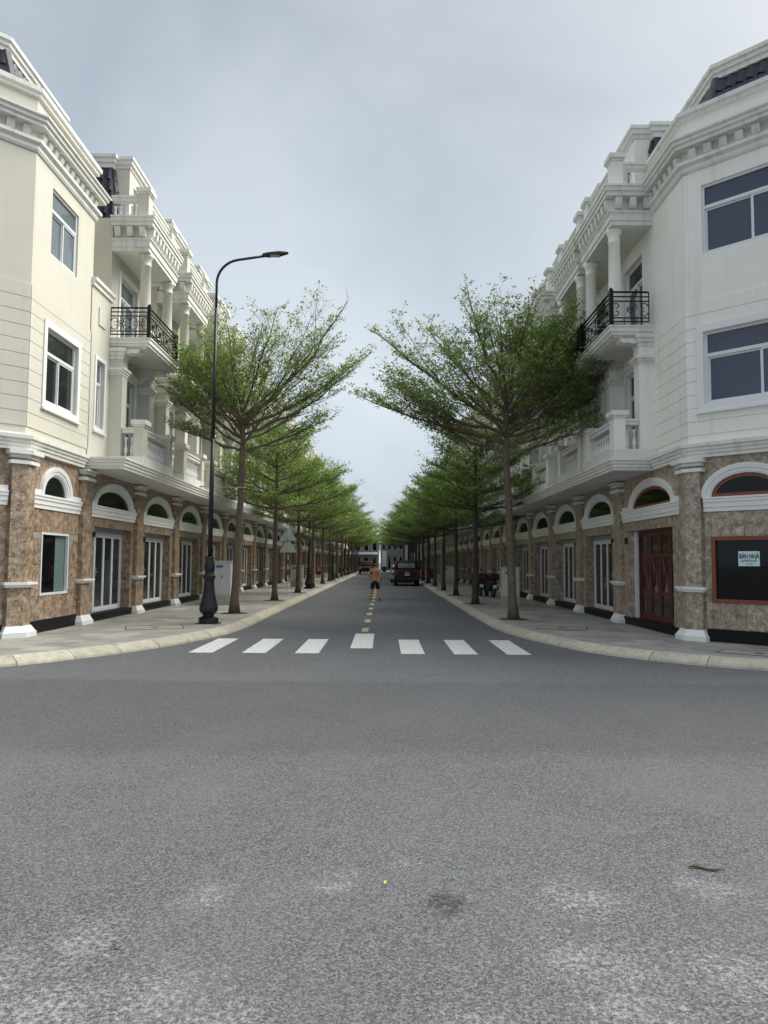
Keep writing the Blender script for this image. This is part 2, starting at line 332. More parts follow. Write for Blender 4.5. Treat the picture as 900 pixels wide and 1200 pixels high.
# ------------------------------------------------------------------ mesh building
class MB:
    def __init__(s): s.v = []; s.f = []
    def add(s, vs, fs):
        o = len(s.v); s.v += [tuple(p) for p in vs]; s.f += [tuple(i + o for i in f) for f in fs]; return s
    def box(s, a0, a1, b0, b1, z0, z1):
        return s.add([(a0, b0, z0), (a1, b0, z0), (a1, b1, z0), (a0, b1, z0), (a0, b0, z1), (a1, b0, z1), (a1, b1, z1), (a0, b1, z1)],
                     [(0, 3, 2, 1), (4, 5, 6, 7), (0, 1, 5, 4), (1, 2, 6, 5), (2, 3, 7, 6), (3, 0, 4, 7)])
    def frustum(s, c0, h0, z0, c1, h1, z1):
        (x0, y0), (w0, d0), (x1, y1), (w1, d1) = c0, h0, c1, h1
        return s.add([(x0 - w0, y0 - d0, z0), (x0 + w0, y0 - d0, z0), (x0 + w0, y0 + d0, z0), (x0 - w0, y0 + d0, z0),
                      (x1 - w1, y1 - d1, z1), (x1 + w1, y1 - d1, z1), (x1 + w1, y1 + d1, z1), (x1 - w1, y1 + d1, z1)],
                     [(0, 3, 2, 1), (4, 5, 6, 7), (0, 1, 5, 4), (1, 2, 6, 5), (2, 3, 7, 6), (3, 0, 4, 7)])
    def quad(s, *p): return s.add(p, [tuple(range(len(p)))])
    def prism(s, poly, z0, z1):            # poly in (a,b), extruded in z
        n = len(poly)
        return s.add([(x, y, z0) for x, y in poly] + [(x, y, z1) for x, y in poly],
                     [tuple(range(n))[::-1], tuple(range(n, 2 * n))] + [(i, (i + 1) % n, n + (i + 1) % n, n + i) for i in range(n)])
    def extr(s, poly, a0, a1):             # poly in (b,z), extruded along a
        n = len(poly)
        return s.add([(a0, x, y) for x, y in poly] + [(a1, x, y) for x, y in poly],
                     [tuple(range(n)), tuple(range(n, 2 * n))[::-1]] + [(i, n + i, n + (i + 1) % n, (i + 1) % n) for i in range(n)])
    def extrb(s, poly, b0, b1):            # poly in (a,z), extruded along b
        n = len(poly)
        return s.add([(x, b0, y) for x, y in poly] + [(x, b1, y) for x, y in poly],
                     [tuple(range(n)), tuple(range(n, 2 * n))[::-1]] + [(i, n + i, n + (i + 1) % n, (i + 1) % n) for i in range(n)])
    def lathe(s, cx, cy, prof, n=16):
        m = len(prof); vs = []
        for r, z in prof:
            for k in range(n):
                t = 2 * math.pi * k / n; vs.append((cx + r * math.cos(t), cy + r * math.sin(t), z))
        fs = [(i * n + k, i * n + (k + 1) % n, (i + 1) * n + (k + 1) % n, (i + 1) * n + k) for i in range(m - 1) for k in range(n)]
        fs += [tuple(range(n))[::-1], tuple(range((m - 1) * n, m * n))]
        return s.add(vs, fs)
    def tube(s, pts, rad, n=6):
        pts = [Vector(p) for p in pts]
        if not isinstance(rad, (list, tuple)): rad = [rad] * len(pts)
        vs = []; ref = Vector((0.31, 0.17, 0.93))
        for i, p in enumerate(pts):
            d = (pts[min(i + 1, len(pts) - 1)] - pts[max(i - 1, 0)])
            d = d.normalized() if d.length > 1e-9 else Vector((0, 0, 1))
            if abs(d.dot(ref)) > .97: ref = Vector((.9, .3, .1))
            u = d.cross(ref).normalized(); w = d.cross(u)
            for k in range(n):
                t = 2 * math.pi * k / n
                vs.append(tuple(p + (u * math.cos(t) + w * math.sin(t)) * rad[i]))
        m = len(pts)
        fs = [(i * n + k, i * n + (k + 1) % n, (i + 1) * n + (k + 1) % n, (i + 1) * n + k) for i in range(m - 1) for k in range(n)]
        fs += [tuple(range(n))[::-1], tuple(range((m - 1) * n, m * n))]
        return s.add(vs, fs)
    def sweep(s, path, prof, close=True):
        """moulding: prof [(d out, z)] carried along a plan path, mitred; out = left of travel"""
        P = [Vector(p) for p in path]; vs = []; m = len(prof)
        for i, p in enumerate(P):
            d0 = (P[i] - P[i - 1]).normalized() if i else None
            d1 = (P[i + 1] - P[i]).normalized() if i < len(P) - 1 else None
            if d0 is None: d0 = d1
            if d1 is None: d1 = d0
            n0 = Vector((-d0.y, d0.x)); n1 = Vector((-d1.y, d1.x))
            mt = (n0 + n1); mt = mt / max(.2, mt.dot(n0))
            for d, z in prof: q = p + mt * d; vs.append((q.x, q.y, z))
        fs = [(i * m + k, (i + 1) * m + k, (i + 1) * m + (k + 1) % m, i * m + (k + 1) % m) for i in range(len(P) - 1) for k in range(m if close else m - 1)]
        if close: fs += [tuple(range(m)), tuple(range((len(P) - 1) * m, len(P) * m))[::-1]]
        return s.add(vs, fs)
    def build(s, name, m, parent=None, fr=None, smooth=False, org=None, bevel=0):
        me = bpy.data.meshes.new(name)
        base = Vector(parent_loc(parent)) + (Vector(org) if org else Vector((0, 0, 0)))
        vs = [fr(*p) for p in s.v] if fr else s.v
        if base.length: vs = [(p[0] - base.x, p[1] - base.y, p[2] - base.z) for p in vs]
        me.from_pydata(vs, [], s.f)
        bm = bmesh.new(); bm.from_mesh(me)
        bmesh.ops.recalc_face_normals(bm, faces=bm.faces)
        if bevel: bmesh.ops.bevel(bm, geom=bm.edges[:], offset=bevel, segments=2, affect='EDGES', clamp_overlap=True)
        bm.to_mesh(me); bm.free()
        if smooth: me.polygons.foreach_set('use_smooth', [True] * len(me.polygons))
        for q in (m if isinstance(m, (list, tuple)) else [m]): me.materials.append(M[q] if isinstance(q, str) else q)
        o = bpy.data.objects.new(name, me); C.objects.link(o)
        if org: o.location = org
        if parent: o.parent = parent
        return o

LOC = {}
def parent_loc(o):
    v = Vector((0, 0, 0))
    while o: v += Vector(o.location); o = o.parent
    return v
def thing(name, label, cat, loc=(0, 0, 0), group=None):
    o = bpy.data.objects.new(name, None); C.objects.link(o); o.location = loc
    o.empty_display_size = .2
    return tag(o, label, cat, group)
def tag(o, label, cat, group=None, kind=None):
    if label: o['label'] = label
    if cat: o['category'] = cat
    if group: o['group'] = group
    if kind: o['kind'] = kind
    return o
def struct(o, label=None):
    o['kind'] = 'structure'
    if label: o['label'] = label
    return o
def inst(o, loc, parent, rz=0, name=None):      # shares mesh
    c = bpy.data.objects.new(name or o.name.split('.')[0], o.data); C.objects.link(c); c.parent = parent; c.location = loc
    c.rotation_euler.z = rz
    return c
def copy_tree(o, parent=None):
    c = o.copy(); C.objects.link(c); c.parent = parent
    for ch in KIDS.get(o.name) or list(o.children): copy_tree(ch, c)
    return c
KIDS = {}

XL, XR = -7.35, 6.33
class Side:
    """house coordinates: a = along the street (world Y), b = out from the facade towards the street"""
    def __init__(s, left):
        s.left = left; s.X = XL if left else XR; s.sg = 1 if left else -1
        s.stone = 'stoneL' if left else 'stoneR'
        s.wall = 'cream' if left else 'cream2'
    def p(s, a, b, z): return (s.X + s.sg * b, a, z)
    def frame(s, O=(0, 0), t=(1, 0), n=(0, 1)):
        return lambda a, b, z: s.p(O[0] + t[0] * a + n[0] * b, O[1] + t[1] * a + n[1] * b, z)
    def z(s, z):     # storey heights of the left row are a touch taller
        if not s.left: return z
        xs = [0, 3.0, 4.14, 6.5, 9.65, 10.65, 13.6]; ys = [0, 3.03, 4.20, 6.74, 9.93, 10.92, 14.0]
        return float(np.interp(z, xs, ys))
L, Rt = Side(True), Side(False)

def wall_sheet(mb, a0, a1, z0, z1, holes, b, depth):
    """wall face at b with rectangular holes and their reveals"""
    As = sorted({a0, a1, *[v for h in holes for v in h[:2]]}); Zs = sorted({z0, z1, *[v for h in holes for v in h[2:]]})
    for i in range(len(As) - 1):
        for j in range(len(Zs) - 1):
            ca, cz = (As[i] + As[i + 1]) / 2, (Zs[j] + Zs[j + 1]) / 2
            if any(h[0] < ca < h[1] and h[2] < cz < h[3] for h in holes): continue
            mb.quad((As[i], b, Zs[j]), (As[i + 1], b, Zs[j]), (As[i + 1], b, Zs[j + 1]), (As[i], b, Zs[j + 1]))
    for h in holes:
        c = [(h[0], h[2]), (h[1], h[2]), (h[1], h[3]), (h[0], h[3])]
        for k in range(4):
            p, q = c[k], c[(k + 1) % 4]
            mb.quad((p[0], b, p[1]), (q[0], b, q[1]), (q[0], b - depth, q[1]), (p[0], b - depth, p[1]))

def rect_ring(mb, a0, a1, z0, z1, w, b0, b1):
    mb.box(a0, a0 + w, b0, b1, z0, z1); mb.box(a1 - w, a1, b0, b1, z0, z1)
    mb.box(a0 + w, a1 - w, b0, b1, z0, z0 + w); mb.box(a0 + w, a1 - w, b0, b1, z1 - w, z1)

def window(root, fr, a0, a1, z0, z1, b, glassm, leaves=2, trans=.32, framem='alu', surround=None, w=.05, org=None):
    """fixed top light over sliding sashes; the frame is one part, panes are its sub-parts"""
    f = MB(); zt = z1 - (z1 - z0) * trans if trans else z1
    rect_ring(f, a0, a1, z0, z1, w, b - .05, b + .02)
    if trans: f.box(a0 + w, a1 - w, b - .05, b + .025, zt - .035, zt + .035)
    zb = zt - .035 if trans else z1 - w
    aw = (a1 - a0 - 2 * w) / leaves
    cells = []
    for k in range(leaves):
        x0, x1 = a0 + w + k * aw, a0 + w + (k + 1) * aw
        d = -.02 if k % 2 == 0 else 0.008
        x0e = x0 - (.02 if k % 2 else 0); 
        rect_ring(f, x0e, x1, z0 + w, zb, .04, b - .03 + d, b + .003 + d)
        cells.append((x0e + .04, x1 - .04, z0 + w + .04, zb - .04, b - .02 + d))
    if trans: cells.append((a0 + w, a1 - w, zt + .035, z1 - w, b - .02))
    fo = f.build('window', framem, root, fr)
    for c in cells:
        g = MB(); g.box(c[0], c[1], c[4] - .008, c[4], c[2], c[3])
        g.build('pane', glassm, fo, fr)
    if surround:
        s = MB(); sw = surround
        rect_ring(s, a0 - sw, a1 + sw, z0 - sw, z1 + sw, sw - .004, b, .045)
        s.box(a0 - sw - .03, a1 + sw + .03, 0.0, .085, z0 - sw - .05, z0 - sw + .001)
        s.build('window_surround', 'trim_clean', root, fr)
    return fo

def arch_pts(ac, zs, rx, rz, n=18):
    return [(ac + rx * math.cos(math.pi * k / n), zs + rz * math.sin(math.pi * k / n)) for k in range(n + 1)]

def fan(root, fr, ac, zs, rx, rz, wall_a0, wall_a1, z_lo, z_top, stone, glassm='glass_fan', framem='alu', shoulders=True, far=False):
    """arched fanlight: stone spandrel above, white architrave, band of mouldings below"""
    n = 18
    sp = MB(); P = arch_pts(ac, zs, rx + .05, rz + .05, n)
    for k in range(n):
        (x0, y0), (x1, y1) = P[k], P[k + 1]
        sp.quad((x0, 0, y0), (x1, 0, y1), (x1, 0, z_top), (x0, 0, z_top))
        sp.quad((x0, 0, y0), (x1, 0, y1), (x1, -.2, y1), (x0, -.2, y0))
    sp.quad((wall_a0, 0, z_lo), (P[-1][0], 0, z_lo), (P[-1][0], 0, z_top), (wall_a0, 0, z_top))
    sp.quad((P[0][0], 0, z_lo), (wall_a1, 0, z_lo), (wall_a1, 0, z_top), (P[0][0], 0, z_top))
    sp.build('spandrel', stone, root, fr)
    prof = [(0, -.05), (0, .02), (.03, .025), (.035, .04), (.09, .04), (.10, .06), (.17, .07), (.195, .07), (.20, 0)]
    ar = MB(); rings = []
    for o, b in prof: rings.append([(x, b, y) for x, y in arch_pts(ac, zs, rx + o, rz + o, n)])
    vs = [p for r in rings for p in r]; m = n + 1
    fs = [(i * m + k, i * m + k + 1, (i + 1) * m + k + 1, (i + 1) * m + k) for i in range(len(rings) - 1) for k in range(n)]
    ar.add(vs, fs)
    ar.build('arch_trim', 'trim_clean', root, fr)
    bd = MB()
    pz = [(0, z_lo), (.045, z_lo), (.045, z_lo + .08), (.065, z_lo + .09), (.065, z_lo + .18), (.085, z_lo + .19), (.085, zs - .05), (.10, zs - .035), (.10, zs), (0, zs)]
    bd.extr([(d, z) for d, z in pz], wall_a0, wall_a1)
    if shoulders:
        bd.box(wall_a0, ac - rx - .14, 0, .055, zs + .001, zs + .10); bd.box(ac + rx + .14, wall_a1, 0, .055, zs + .001, zs + .10)
    bd.build('sill_band', 'trim_clean', root, fr)
    # fanlight frame and pane
    FW = .075 if framem == 'redframe' else .03
    fm = MB(); A = arch_pts(ac, zs, rx, rz, n); B = arch_pts(ac, zs, rx - FW, rz - FW, n)
    vs = [(x, -.012, y) for x, y in A] + [(x, -.012, y) for x, y in B] + [(x, -.045, y) for x, y in B]
    fs = [(k, k + 1, m + k + 1, m + k) for k in range(n)] + [(m + k, m + k + 1, 2 * m + k + 1, 2 * m + k) for k in range(n)]
    fm.add(vs, fs); fm.box(ac - rx, ac + rx, -.045, -.010, zs, zs + FW)
    fo = fm.build('fanlight', framem, root, fr)
    g = MB(); Q = arch_pts(ac, zs, rx - .02, rz - .02, n); g.extrb(Q, -.04, -.03)
    g.build('pane', glassm, fo, fr)

def pilaster(root, fr, ac, S, stone):
    z = S.z; h = z(3.84)
    p = MB(); p.box(ac - .25, ac + .25, 0, .11, .3, h - .003)
    zz = [.3, .95, z(1.13), z(1.75), z(2.38), z(3.0), h - .003]
    for q0, q1 in zip(zz, zz[1:]): p.box(ac - .26, ac + .26, .001, .12, q0 + .003, q1 - .003)
    p.build('pilaster', stone, root, fr)
    b = MB(); b.box(ac - .39, ac + .39, 0, .24, .14, .24); b.extr([(0, .24), (.23, .24), (.15, .33), (.13, .36), (0, .36)], ac - .37, ac + .37)
    b2 = MB(); b2.box(ac - .34, ac + .34, 0, .21, .139, .235)
    b2.add([(ac - .325, 0, .235), (ac + .325, 0, .235), (ac + .325, .195, .235), (ac - .325, .195, .235), (ac - .275, 0, .37), (ac + .275, 0, .37), (ac + .275, .135, .37), (ac - .275, .135, .37)],
           [(0, 1, 2, 3), (4, 5, 6, 7), (0, 1, 5, 4), (1, 2, 6, 5), (2, 3, 7, 6), (3, 0, 4, 7)])
    b2.build('base_block', 'trim_clean', root, fr)
    m = MB(); m.box(ac - .31, ac + .31, 0, .17, z(1.13), z(1.18)); m.box(ac - .35, ac + .35, 0, .21, z(1.181), z(1.23)); m.build('pilaster_collar', 'trim_clean', root, fr)
    m = MB(); m.box(ac - .32, ac + .32, 0, .18, z(3.58), z(3.65)); m.build('pilaster_band', 'trim_clean', root, fr)
    m = MB(); m.box(ac - .3, ac + .3, .002, .17, z(3.72), z(3.79)); m.box(ac - .36, ac + .36, .002, .24, z(3.791), h - .006); m.build('capital', 'trim', root, fr)

def baluster_mesh(h, r=.055):
    mb = MB(); P = [(.8, 0), (.8, .07), (.5, .09), (.62, .16), (1.0, .30), (.85, .42), (.5, .62), (.42, .78), (.62, .84), (.5, .88), (.8, .92), (.8, 1)]
    mb.lathe(0, 0, [(q * r, t * h) for q, t in P], 8)
    return mb

def balustrade(root, fr_, S, a0, a1, bo, z0, ztop, zcap, bal_proto, far=False, wall_b=.1):
    """pedestals at both outer corners, bottom course, handrail, turned balusters"""
    pw = .34; pb = .27
    fr = fr_
    for (x0, x1) in ((a0, a0 + pw), (a1 - pw, a1)):
        p = MB(); p.box(x0, x1, bo - pb, bo, z0, ztop)
        po = p.build('pedestal', S.wall, root, fr)
        c = MB(); c.box(x0 - .03, x1 + .03, bo - pb - .03, bo + .03, ztop, ztop + .05); c.box(x0 - .07, x1 + .07, bo - pb - .06, bo + .07, ztop + .051, zcap)
        c.build('pedestal_cap', 'trim', po, fr)
    hr = MB(); zr = ztop - .02
    hr.box(a0 + pw, a1 - pw, bo - .28, bo - .06, zr - .14, zr - .05); hr.box(a0 + pw, a1 - pw, bo - .31, bo - .03, zr - .049, zr)
    for x in (a0, a1 - .30):
        hr.box(x + .06, x + .26, wall_b, bo - pb, zr - .14, zr - .05); hr.box(x + .03, x + .29, wall_b, bo - pb, zr - .049, zr)
    hr.build('handrail', 'trim', root, fr)
    n = max(2, int((a1 - a0 - 2 * pw) / .19))
    bz = z0 + .001
    for k in range(n):
        a = a0 + pw + (k + .5) * (a1 - a0 - 2 * pw) / n
        x, y, z = fr(a, bo - .17, bz); l0 = parent_loc(root)
        inst(bal_proto, (x - l0.x, y - l0.y, z - l0.z), root, name='baluster')
    m = max(1, round((bo - pb - wall_b) / .165))
    for k in range(m):
        for a in (a0 + .16, a1 - .14):
            b = wall_b + (k + .5) * (bo - pb - wall_b) / m
            x, y, z = fr(a, b, bz); l0 = parent_loc(root)
            inst(bal_proto, (x - l0.x, y - l0.y, z - l0.z), root, name='baluster')

def scroll_panel(mb, p0, p1, z0, z1):
    """wrought iron: C-scrolls and rings between bars, in the vertical plane p0-p1"""
    p0, p1 = Vector(p0), Vector(p1); Lh = (p1 - p0).length; d = (p1 - p0) / Lh
    H = z1 - z0; n = max(1, round(Lh / .62)); w = Lh / n
    def P(s, t): q = p0 + d * s; return (q.x, q.y, z0 + t)
    for k in range(n):
        c = (k + .5) * w; r = H * .17
        mb.tube([P(c + r * math.cos(t), H / 2 + r * math.sin(t)) for t in np.linspace(0, 2 * math.pi, 11)], .014, 4)
        mb.tube([P(c, 0), P(c, H / 2 - r)], .012, 4); mb.tube([P(c, H / 2 + r), P(c, H)], .012, 4)
        mb.tube([P(c - r * .28, H / 2), P(c + r * .28, H / 2)], .03, 5)
        for sx in (-1, 1):
            for sz in (-1, 1):
                pts = []
                for i in range(10):
                    t = i / 9 * 1.55 * math.pi; rr = H * .25 * (1 - .62 * i / 9)
                    pts.append(P(c + sx * (w * .48 - H * .25 + rr * math.cos(t) * 1.0), H / 2 + sz * (H * .24 + rr * math.sin(t) * .95 - .02)))
                mb.tube(pts, .013, 4)
    for k in range(n + 1):
        if 0 < k < n: mb.tube([P(k * w, 0), P(k * w, H)], .012, 4)

def iron_rail(root, fr, a0, a1, bo, z0, zt, b_in=.02):
    for a in (a0, a1):
        q = MB(); q.box(a - .045, a + .045, bo - .045, bo + .045, z0 + .002, zt + .04); q.lathe(a, bo, [(.03, zt + .04), (.045, zt + .07), (.02, zt + .1)], 8)
        q.build('rail_post', 'iron', root, fr)
    H = zt - z0
    for p0, p1 in (((a0, b_in), (a0, bo)), ((a0, bo), (a1, bo)), ((a1, bo), (a1, b_in))):
        m = MB()
        for dz, r in ((0, .03), (-.11, .02), (-.22, .02), (-H + .19, .02), (-H + .10, .02)):
            m.tube([(p0[0], p0[1], zt + dz), (p1[0], p1[1], zt + dz)], r, 4)
        scroll_panel(m, (*p0, 0), (*p1, 0), z0 + .19, zt - .22)
        for t in (.33, .66): 
            x = p0[0] + (p1[0] - p0[0]) * t; y = p0[1] + (p1[1] - p0[1]) * t
            m.tube([(x, y, z0), (x, y, z0 + .19)], .014, 4)
        for q_ in (p0, p1): m.tube([(q_[0], q_[1], z0 + .10), (q_[0], q_[1], zt)], .018, 4)
        m.build('railing_panel', 'iron', root, fr)

def entab_profile(z0, z1):
    h = z1 - z0
    return [(-.3, z0), (.0, z0), (.0, z0 + .10), (.03, z0 + .11), (.03, z0 + .26), (.07, z0 + .30), (.07, z0 + .33), (-.08, z0 + .34), (-.08, z1 - .28),
            (.12, z1 - .26), (.12, z1 - .16), (.155, z1 - .15), (.155, z1 - .06), (.18, z1 - .05), (.18, z1), (-.3, z1)]
def modillions(root, fr, path, z0, z1, step=.30):
    P = [Vector(p) for p in path]
    l0 = parent_loc(root)
    for i in range(len(P) - 1):
        d = P[i + 1] - P[i]; Ln = d.length; d.normalize(); n = Vector((-d.y, d.x)); k = max(1, round(Ln / step))
        for j in range(k):
            c = P[i] + d * ((j + .5) * Ln / k)
            q = MB()
            w = .075
            A = [c - d * w, c + d * w]
            prof = [(-.10, z0), (.05, z0 + .03), (.09, z0 + .10), (.11, z1), (-.10, z1)]
            vs = [((a + n * o).x, (a + n * o).y, z) for a in A for o, z in prof]
            m = len(prof)
            q.add(vs, [tuple(range(m)), tuple(range(m, 2 * m))[::-1]] + [(x, (x + 1) % m, m + (x + 1) % m, m + x) for x in range(m)])
            q.build('modillion', 'trim', root, fr)

def column_round(root, fr, a, b, z0, z1, r=.15):
    m = MB(); h = z1 - z0
    m.lathe(a, b, [(r * 1.25, z0), (r * 1.25, z0 + .06), (r * 1.12, z0 + .10), (r, z0 + .14), (r * .98, z0 + h * .4), (r * .88, z1 - .34), (r * .98, z1 - .33), (r * .98, z1 - .30), (r * .88, z1 - .29),
                    (r * .9, z1 - .16), (r * 1.15, z1 - .09), (r * 1.22, z1 - .07), (r * 1.22, z1 - .001)], 20)
    return m.build('round_column', S_wall, root, fr, smooth=True)
S_wall = 'cream'

def door_leafs(root, fr, a0, a1, z0, z1, b, n=3):
    f = MB(); rect_ring(f, a0, a1, z0, z1, .07, b - .05, b + .03)
    fo = f.build('door_frame', 'alu', root, fr)
    w = (a1 - a0 - .14) / n
    for k in range(n):
        x0 = a0 + .07 + k * w; m = MB()
        rect_ring(m, x0 + .003, x0 + w - .003, z0 + .07, z1 - .07, .055, b - .025, b + .015)
        lf = m.build('door_leaf', 'alu', fo, fr)
        g = MB(); g.box(x0 + .058, x0 + w - .058, b - .012, b - .004, z0 + .12, z1 - .12); g.build('pane', 'glass_door', fo, fr)
    h = MB(); x = a0 + .07 + w + .03
    h.box(x, x + .03, b + .015, b + .05, z0 + .95, z0 + 1.15); h.box(x, x + .12, b + .05, b + .065, z0 + 1.03, z0 + 1.06); h.build('handle', 'chrome', fo, fr)

PITCH = 3.944
def kidmap():
    d = {}
    for o in bpy.data.objects:
        if o.parent: d.setdefault(o.parent.name, []).append(o)
    return d
def copy_thing(root, km, loc):
    def rec(o, par):
        c = o.copy(); C.objects.link(c)
        if par: c.parent = par
        for ch in km.get(o.name, []): rec(ch, c)
        return c
    r = rec(root, None); r.location = loc
    return r

BAL = {}
for S_ in (L, Rt):
    for nm, h in (('lo', S_.z(4.98) - S_.z(4.38) - .12), ('hi', .40)):
        me = baluster_mesh(h)
        o = me.build('baluster', 'trim_clean', None, None, smooth=False)
        C.objects.unlink(o); BAL[(S_.left, nm)] = o

def iron_balcony(root, fr, S, o0, o1, bo=.98):
    z = S.z; dz = 0 if S.left else -.08; zb, zt = z(7.0) + dz, z(7.36) + dz
    m = MB()
    prof = [(-.25, zb + .10), (-.14, zb + .10), (-.10, zb + .13), (-.04, zb + .15), (-.04, zb + .20), (.0, zb + .22), (.0, zt - .04), (.03, zt - .03), (.03, zt), (-.25, zt)]
    m.sweep([(o0, -.02), (o0, bo), (o1, bo), (o1, -.02)], prof)
    m.build('slab_moulding', 'trim', root, fr)
    m = MB(); m.box(o0 + .2, o1 - .2, .002, bo - .2, zb + .085, zt - .01)
    # coved brackets either side under the slab
    m.build('balcony_slab', 'soffit', root, fr)
    for x in (o0 + .085, o1 - .365):
        q = MB(); pts = [(.002, zb + .08), (.80, zb + .08), (.78, zb + .0), (.70, zb - .04), (.62, zb - .02)] + [(.40 + .24 * math.cos(t), zb - .30 + .26 * math.sin(t)) for t in np.linspace(1.3, 3.1, 6)] + [(.002, zb - .42)]
        q.extr(pts, x, x + .3); q.build('bracket', 'trim', root, fr)
    iron_rail(root, fr, o0 + .04, o1 - .04, bo - .04, zt, z(8.17) + dz, .02 if S.left else .12)

def square_column(root, fr, a0, S, b0=-.02, b1=.37):
    z = S.z
    m = MB(); m.box(a0, a0 + .36, b0, b1, z(4.15), z(6.995)); m.build('square_column', S.wall, root, fr)
    for (q0, q1) in ((6.38, 6.56), (6.80, 7.09)):
        c = MB(); h = z(q1) - z(q0)
        for k, e in enumerate((.02, .05, .085)):
            c.box(a0 - e, a0 + .36 + e, -.03, b1 + e, z(q0) + h * k / 3 + (.001 if k else 0), z(q0) + h * (k + 1) / 3)
        c.build('column_capital', 'trim', root, fr)

def bay_upper(root, S, o, near=True, glassm='glass_left', ent_a=0.0):
    """balconies, columns, entablature, roof balustrade and dormer of one house; o = near edge"""
    fr = S.frame(); z = S.z
    # --- walls of the two balcony storeys
    w = MB()
    h1 = (o + .62, o + 2.02, z(4.42), z(6.55)); h2 = (o + .62, o + 2.02, z(7.40), z(9.30))
    wall_sheet(w, o, o + 2.65, z(4.15), z(10.65), [h1, h2], 0, .14)
    w.box(o - .018, o + .03, -1.3, -.005, z(4.15), z(10.64)); w.box(o + 2.62, o + 2.668, -1.3, -.005, z(4.15), z(10.64))
    w.build('wall', S.wall, root, fr)
    for h in (h1, h2):
        window(root, fr, h[0], h[1], h[2], h[3], -.10, glassm, 2, .27, surround=None)
        s = MB(); s.box(h[0] - .12, h[0] - .001, 0, .04, h[2], h[3] + .1); s.box(h[1] + .001, h[1] + .12, 0, .04, h[2], h[3] + .1); s.box(h[0] - .001, h[1] + .001, 0, .045, h[3] + .001, h[3] + .12)
        s.build('door_surround', 'trim_clean', root, fr)
    c = MB(); c.sweep([(o + .36, .01), (o + 2.3, .01)], [(0, z(6.62)), (.06, z(6.64)), (.06, z(6.70)), (.1, z(6.74)), (.1, z(6.78)), (0, z(6.78))]); c.build('wall_moulding', 'trim', root, fr)
    # --- first floor balcony
    pl = MB(); pl.box(o - .02, o + 2.67, .60, 1.0, z(4.14) + .002, z(4.36)); pl.box(o - .02, o + .34, .0, .60, z(4.14) + .002, z(4.36)); pl.box(o + 2.31, o + 2.67, .0, .60, z(4.14) + .002, z(4.36))
    pl.build('balcony_upstand', 'trim', root, fr)
    square_column(root, fr, o, S); square_column(root, fr, o + 2.29, S)
    balustrade(root, fr, S, o - .01, o + 2.66, .98, z(4.36) + .001, z(5.10), z(5.26), BAL[(S.left, 'lo')], wall_b=.38)
    # --- second floor iron balcony and round columns
    iron_balcony(root, fr, S, o - .06, o + 2.62, 1.08 if S.left else 1.05)
    for a in (o + .28, o + 2.30): column_round(root, fr, a, .82, z(7.365), z(9.72), .15)
    # --- entablature
    z0, z1 = z(9.72), z(10.65)
    e = MB(); path = [(o - .02 + ent_a, -.02), (o - .02 + ent_a, .98), (o + 2.56, .98), (o + 2.56, -.02)]
    e.sweep(path, entab_profile(z0, z1)); e.build('entablature', 'trim', root, fr)
    so = MB(); so.box(o + .25, o + 2.30, .002, .72, z0 + .02, z1 - .01); so.build('ceiling_slab', 'soffit', root, fr)
    modillions(root, fr, path, z0 + .37, z1 - .285, .29)
    balustrade(root, fr, S, o + .02, o + 2.52, .93, z1 + .001, z1 + .68, z1 + .84, BAL[(S.left, 'hi')], wall_b=-.1)
    up = MB(); up.box(o + .38, o + 2.16, .60, .90, z1 + .001, z1 + .085); up.build('balustrade_base', 'trim', root, fr)
    # --- dormer
    d0, d1 = o + 1.45, o + 3.25; zb, zt = z(10.55), z(12.72)
    d = MB(); hh = (d0 + .35, d1 - .35, z(11.1), z(12.35))
    wall_sheet(d, d0, d1, zb, zt, [hh], -.12, .1)
    d.box(d0, d0 + .06, -1.8, -.122, zb, zt - .002); d.box(d1 - .06, d1, -1.8, -.122, zb, zt - .002); d.build('dormer', S.wall, root, fr)
    window(root, fr, *hh, -.2, glassm, 2, 0, framem='alu')
    c = MB(); c.sweep([(d0, -1.8), (d0, -.12), (d1, -.12), (d1, -1.8)], [(-.2, zt - .001), (.03, zt), (.03, zt + .08), (.09, zt + .1), (.09, zt + .2), (.13, zt + .22), (.13, zt + .31), (-.2, zt + .31)])
    c.box(d0 + .1, d1 - .1, -1.8, -.3, zt + .05, zt + .28); c.build('dormer_cornice', 'trim', root, fr)

